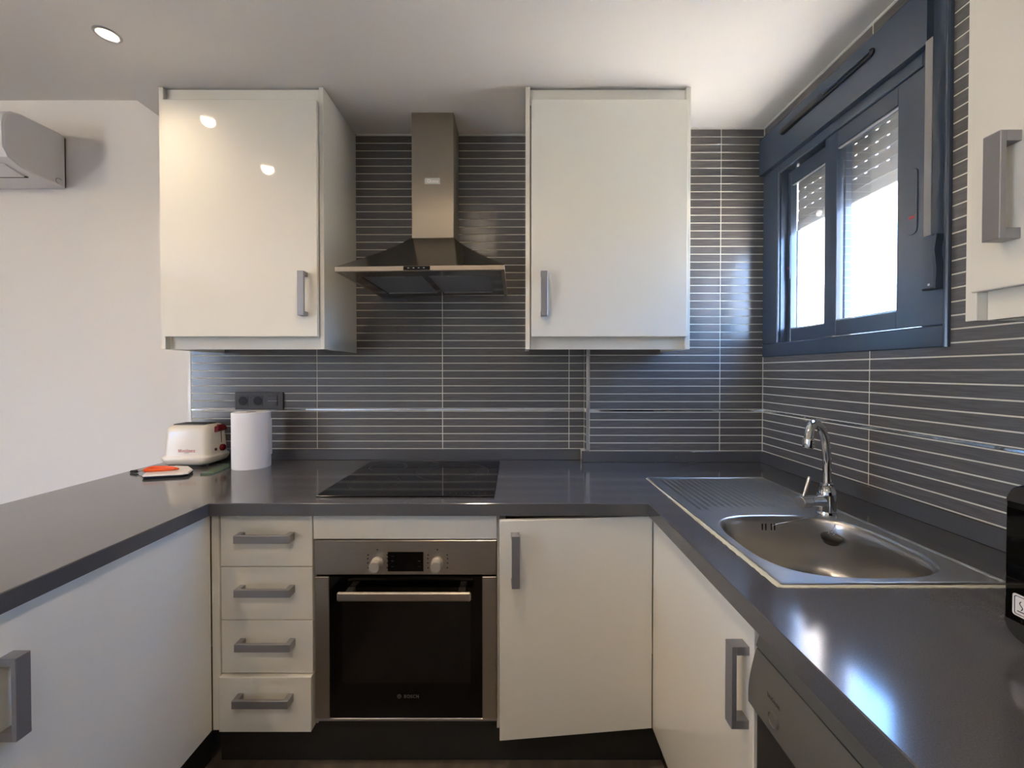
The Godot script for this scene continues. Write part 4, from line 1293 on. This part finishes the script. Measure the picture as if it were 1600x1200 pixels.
# ---------------------------------------------------------------- air conditioner
func build_air_conditioner() -> void:
	var x1 := -2.130
	var x0 := -2.99
	var t := thing("air_conditioner", "white wall air conditioner high up in the adjoining room", "air conditioner", P((x0 + x1) / 2, 0.868, 1.85))
	# side profile, (distance from the wall, height)
	var prof := [Vector2(0.005, 0.868), Vector2(0.09, 0.872), Vector2(0.135, 0.873), Vector2(0.19, 0.886), Vector2(0.225, 0.905), Vector2(0.243, 0.94), Vector2(0.246, 1.03), Vector2(0.238, 1.075), Vector2(0.215, 1.102), Vector2(0.18, 1.113), Vector2(0.03, 1.119), Vector2(0.005, 1.112)]
	# prism axes: local x = away from the wall (+z), local y = up, local z = -x
	var xf := Transform3D(Basis(Vector3(0, 0, 1), Vector3.UP, Vector3(-1, 0, 0)), Vector3(0, E, -DW - 0.006))
	var g := M.new()
	g.prism(prof, -x1, -x0, 0.006, xf, 0.006)
	part(t, "casing", g.mesh(32.0), mat.ac, -t.position)
	bx(t, "back_plate", mat.dw_dark, x0 + 0.008, x1 - 0.006, E + 0.874, E + 1.108, DW - 0.001, DW + 0.0055, 0.0)
	# outlet slot with louver
	bx(t, "outlet_slot", mat.black, x0 + 0.06, x1 - 0.048, E + 0.8680, E + 0.8715, DW - 0.118, DW - 0.110, 0.0)
	var lv := M.new()
	lv.prism([Vector2(0.128, 0.866), Vector2(0.132, 0.8635), Vector2(0.196, 0.884), Vector2(0.198, 0.890), Vector2(0.190, 0.889)], -x1 + 0.050, -x0 - 0.06, 0.0, xf)
	part(t, "louver", lv.mesh(20.0), mat.ac, -t.position)
	# screw cover outline on the end cap
	var sc := M.new()
	var pts := []
	for k in 13:
		var a := 0.7 + 3.9 * k / 12.0
		pts.append(Vector3(x1 + 0.0006, E + 0.8905 + 0.013 * sin(a), -DW + 0.030 - 0.014 * cos(a)))
	sc.tube(pts, 0.0008, 5)
	part(t, "screw_cover", sc.mesh(60.0), mat.dw_dark, -t.position)

# ---------------------------------------------------------------- lamps
func build_lamps() -> void:
	var grp := "recessed ceiling spotlights"
	for l: Array in [
		[-1.359, 1.382, 0.36, "recessed round spotlight glowing in the ceiling left of the wall cabinet"],
		[-1.355, 0.950, 0.75, "recessed round spotlight over the peninsula"],
		[-0.253, 0.770, 1.3, "recessed round spotlight over the middle of the kitchen"],
		[-0.253, -0.450, 1.3, "unseen recessed spotlight added as fill light at the open end of the kitchen"],  # unseen spot added behind the camera to fill the kitchen with light
		[-1.355, -0.450, 1.3, "unseen recessed spotlight added as fill light at the open end of the peninsula"]]:  # likewise added out of view, fill light from behind
		var t := thing("ceiling_spotlight", l[3], "spotlight", Vector3(l[0], CEIL, -l[1]), grp)
		var g := M.new()
		g.lathe([Vector2(0.028, -0.001), Vector2(0.030, -0.004), Vector2(0.034, -0.004), Vector2(0.038, -0.0005)], 36)
		part(t, "ring", g.mesh(40.0), mat.alu)
		var b := M.new()
		b.lathe([Vector2(0.0, -0.003), Vector2(0.024, -0.003), Vector2(0.028, -0.001)], 32)
		part(t, "bulb_face", b.mesh(40.0), mat.lamp)
		var s := SpotLight3D.new()
		s.name = "spot"
		s.position = Vector3(0, -0.012, 0)
		s.rotation.x = -PI / 2
		s.light_color = Color(1.0, 0.90, 0.785)
		s.light_energy = 0.106 * l[2]
		s.light_size = 0.026
		s.spot_angle = 80.0
		s.spot_angle_attenuation = 1.0
		s.spot_range = 12.0
		s.spot_attenuation = 2.0
		s.shadow_enabled = true
		t.add_child(s)
	for l: Array in [[-4.2, -0.8, "unseen opal globe lamp added as fill light in the adjoining room"]]:  # lamp added out of view as warm fill for walls and tiles
		var t := thing("added_fill_lamp", l[2], "fill lamp", Vector3(l[0], CEIL2, -l[1]))
		var g := M.new()
		g.lathe([Vector2(0.0, -0.21), Vector2(0.03, -0.204), Vector2(0.052, -0.18), Vector2(0.06, -0.15), Vector2(0.052, -0.12), Vector2(0.03, -0.096), Vector2(0.02, -0.09)], 28)
		part(t, "globe", g.mesh(60.0), mat.fill_lamp_opal)
		var c := M.new()
		c.lathe([Vector2(0.02, -0.09), Vector2(0.02, -0.02), Vector2(0.05, -0.012), Vector2(0.05, 0.0)], 20)
		part(t, "ceiling_rose", c.mesh(40.0), mat.alu)
		var o := OmniLight3D.new()
		o.name = "globe_fill_light"
		o.position = Vector3(0, -0.15, 0)
		o.light_color = Color(1.0, 0.905, 0.775)
		o.light_energy = 0.22
		o.light_size = 0.06
		o.omni_range = 14.0
		o.omni_attenuation = 2.0
		o.shadow_enabled = true
		t.add_child(o)
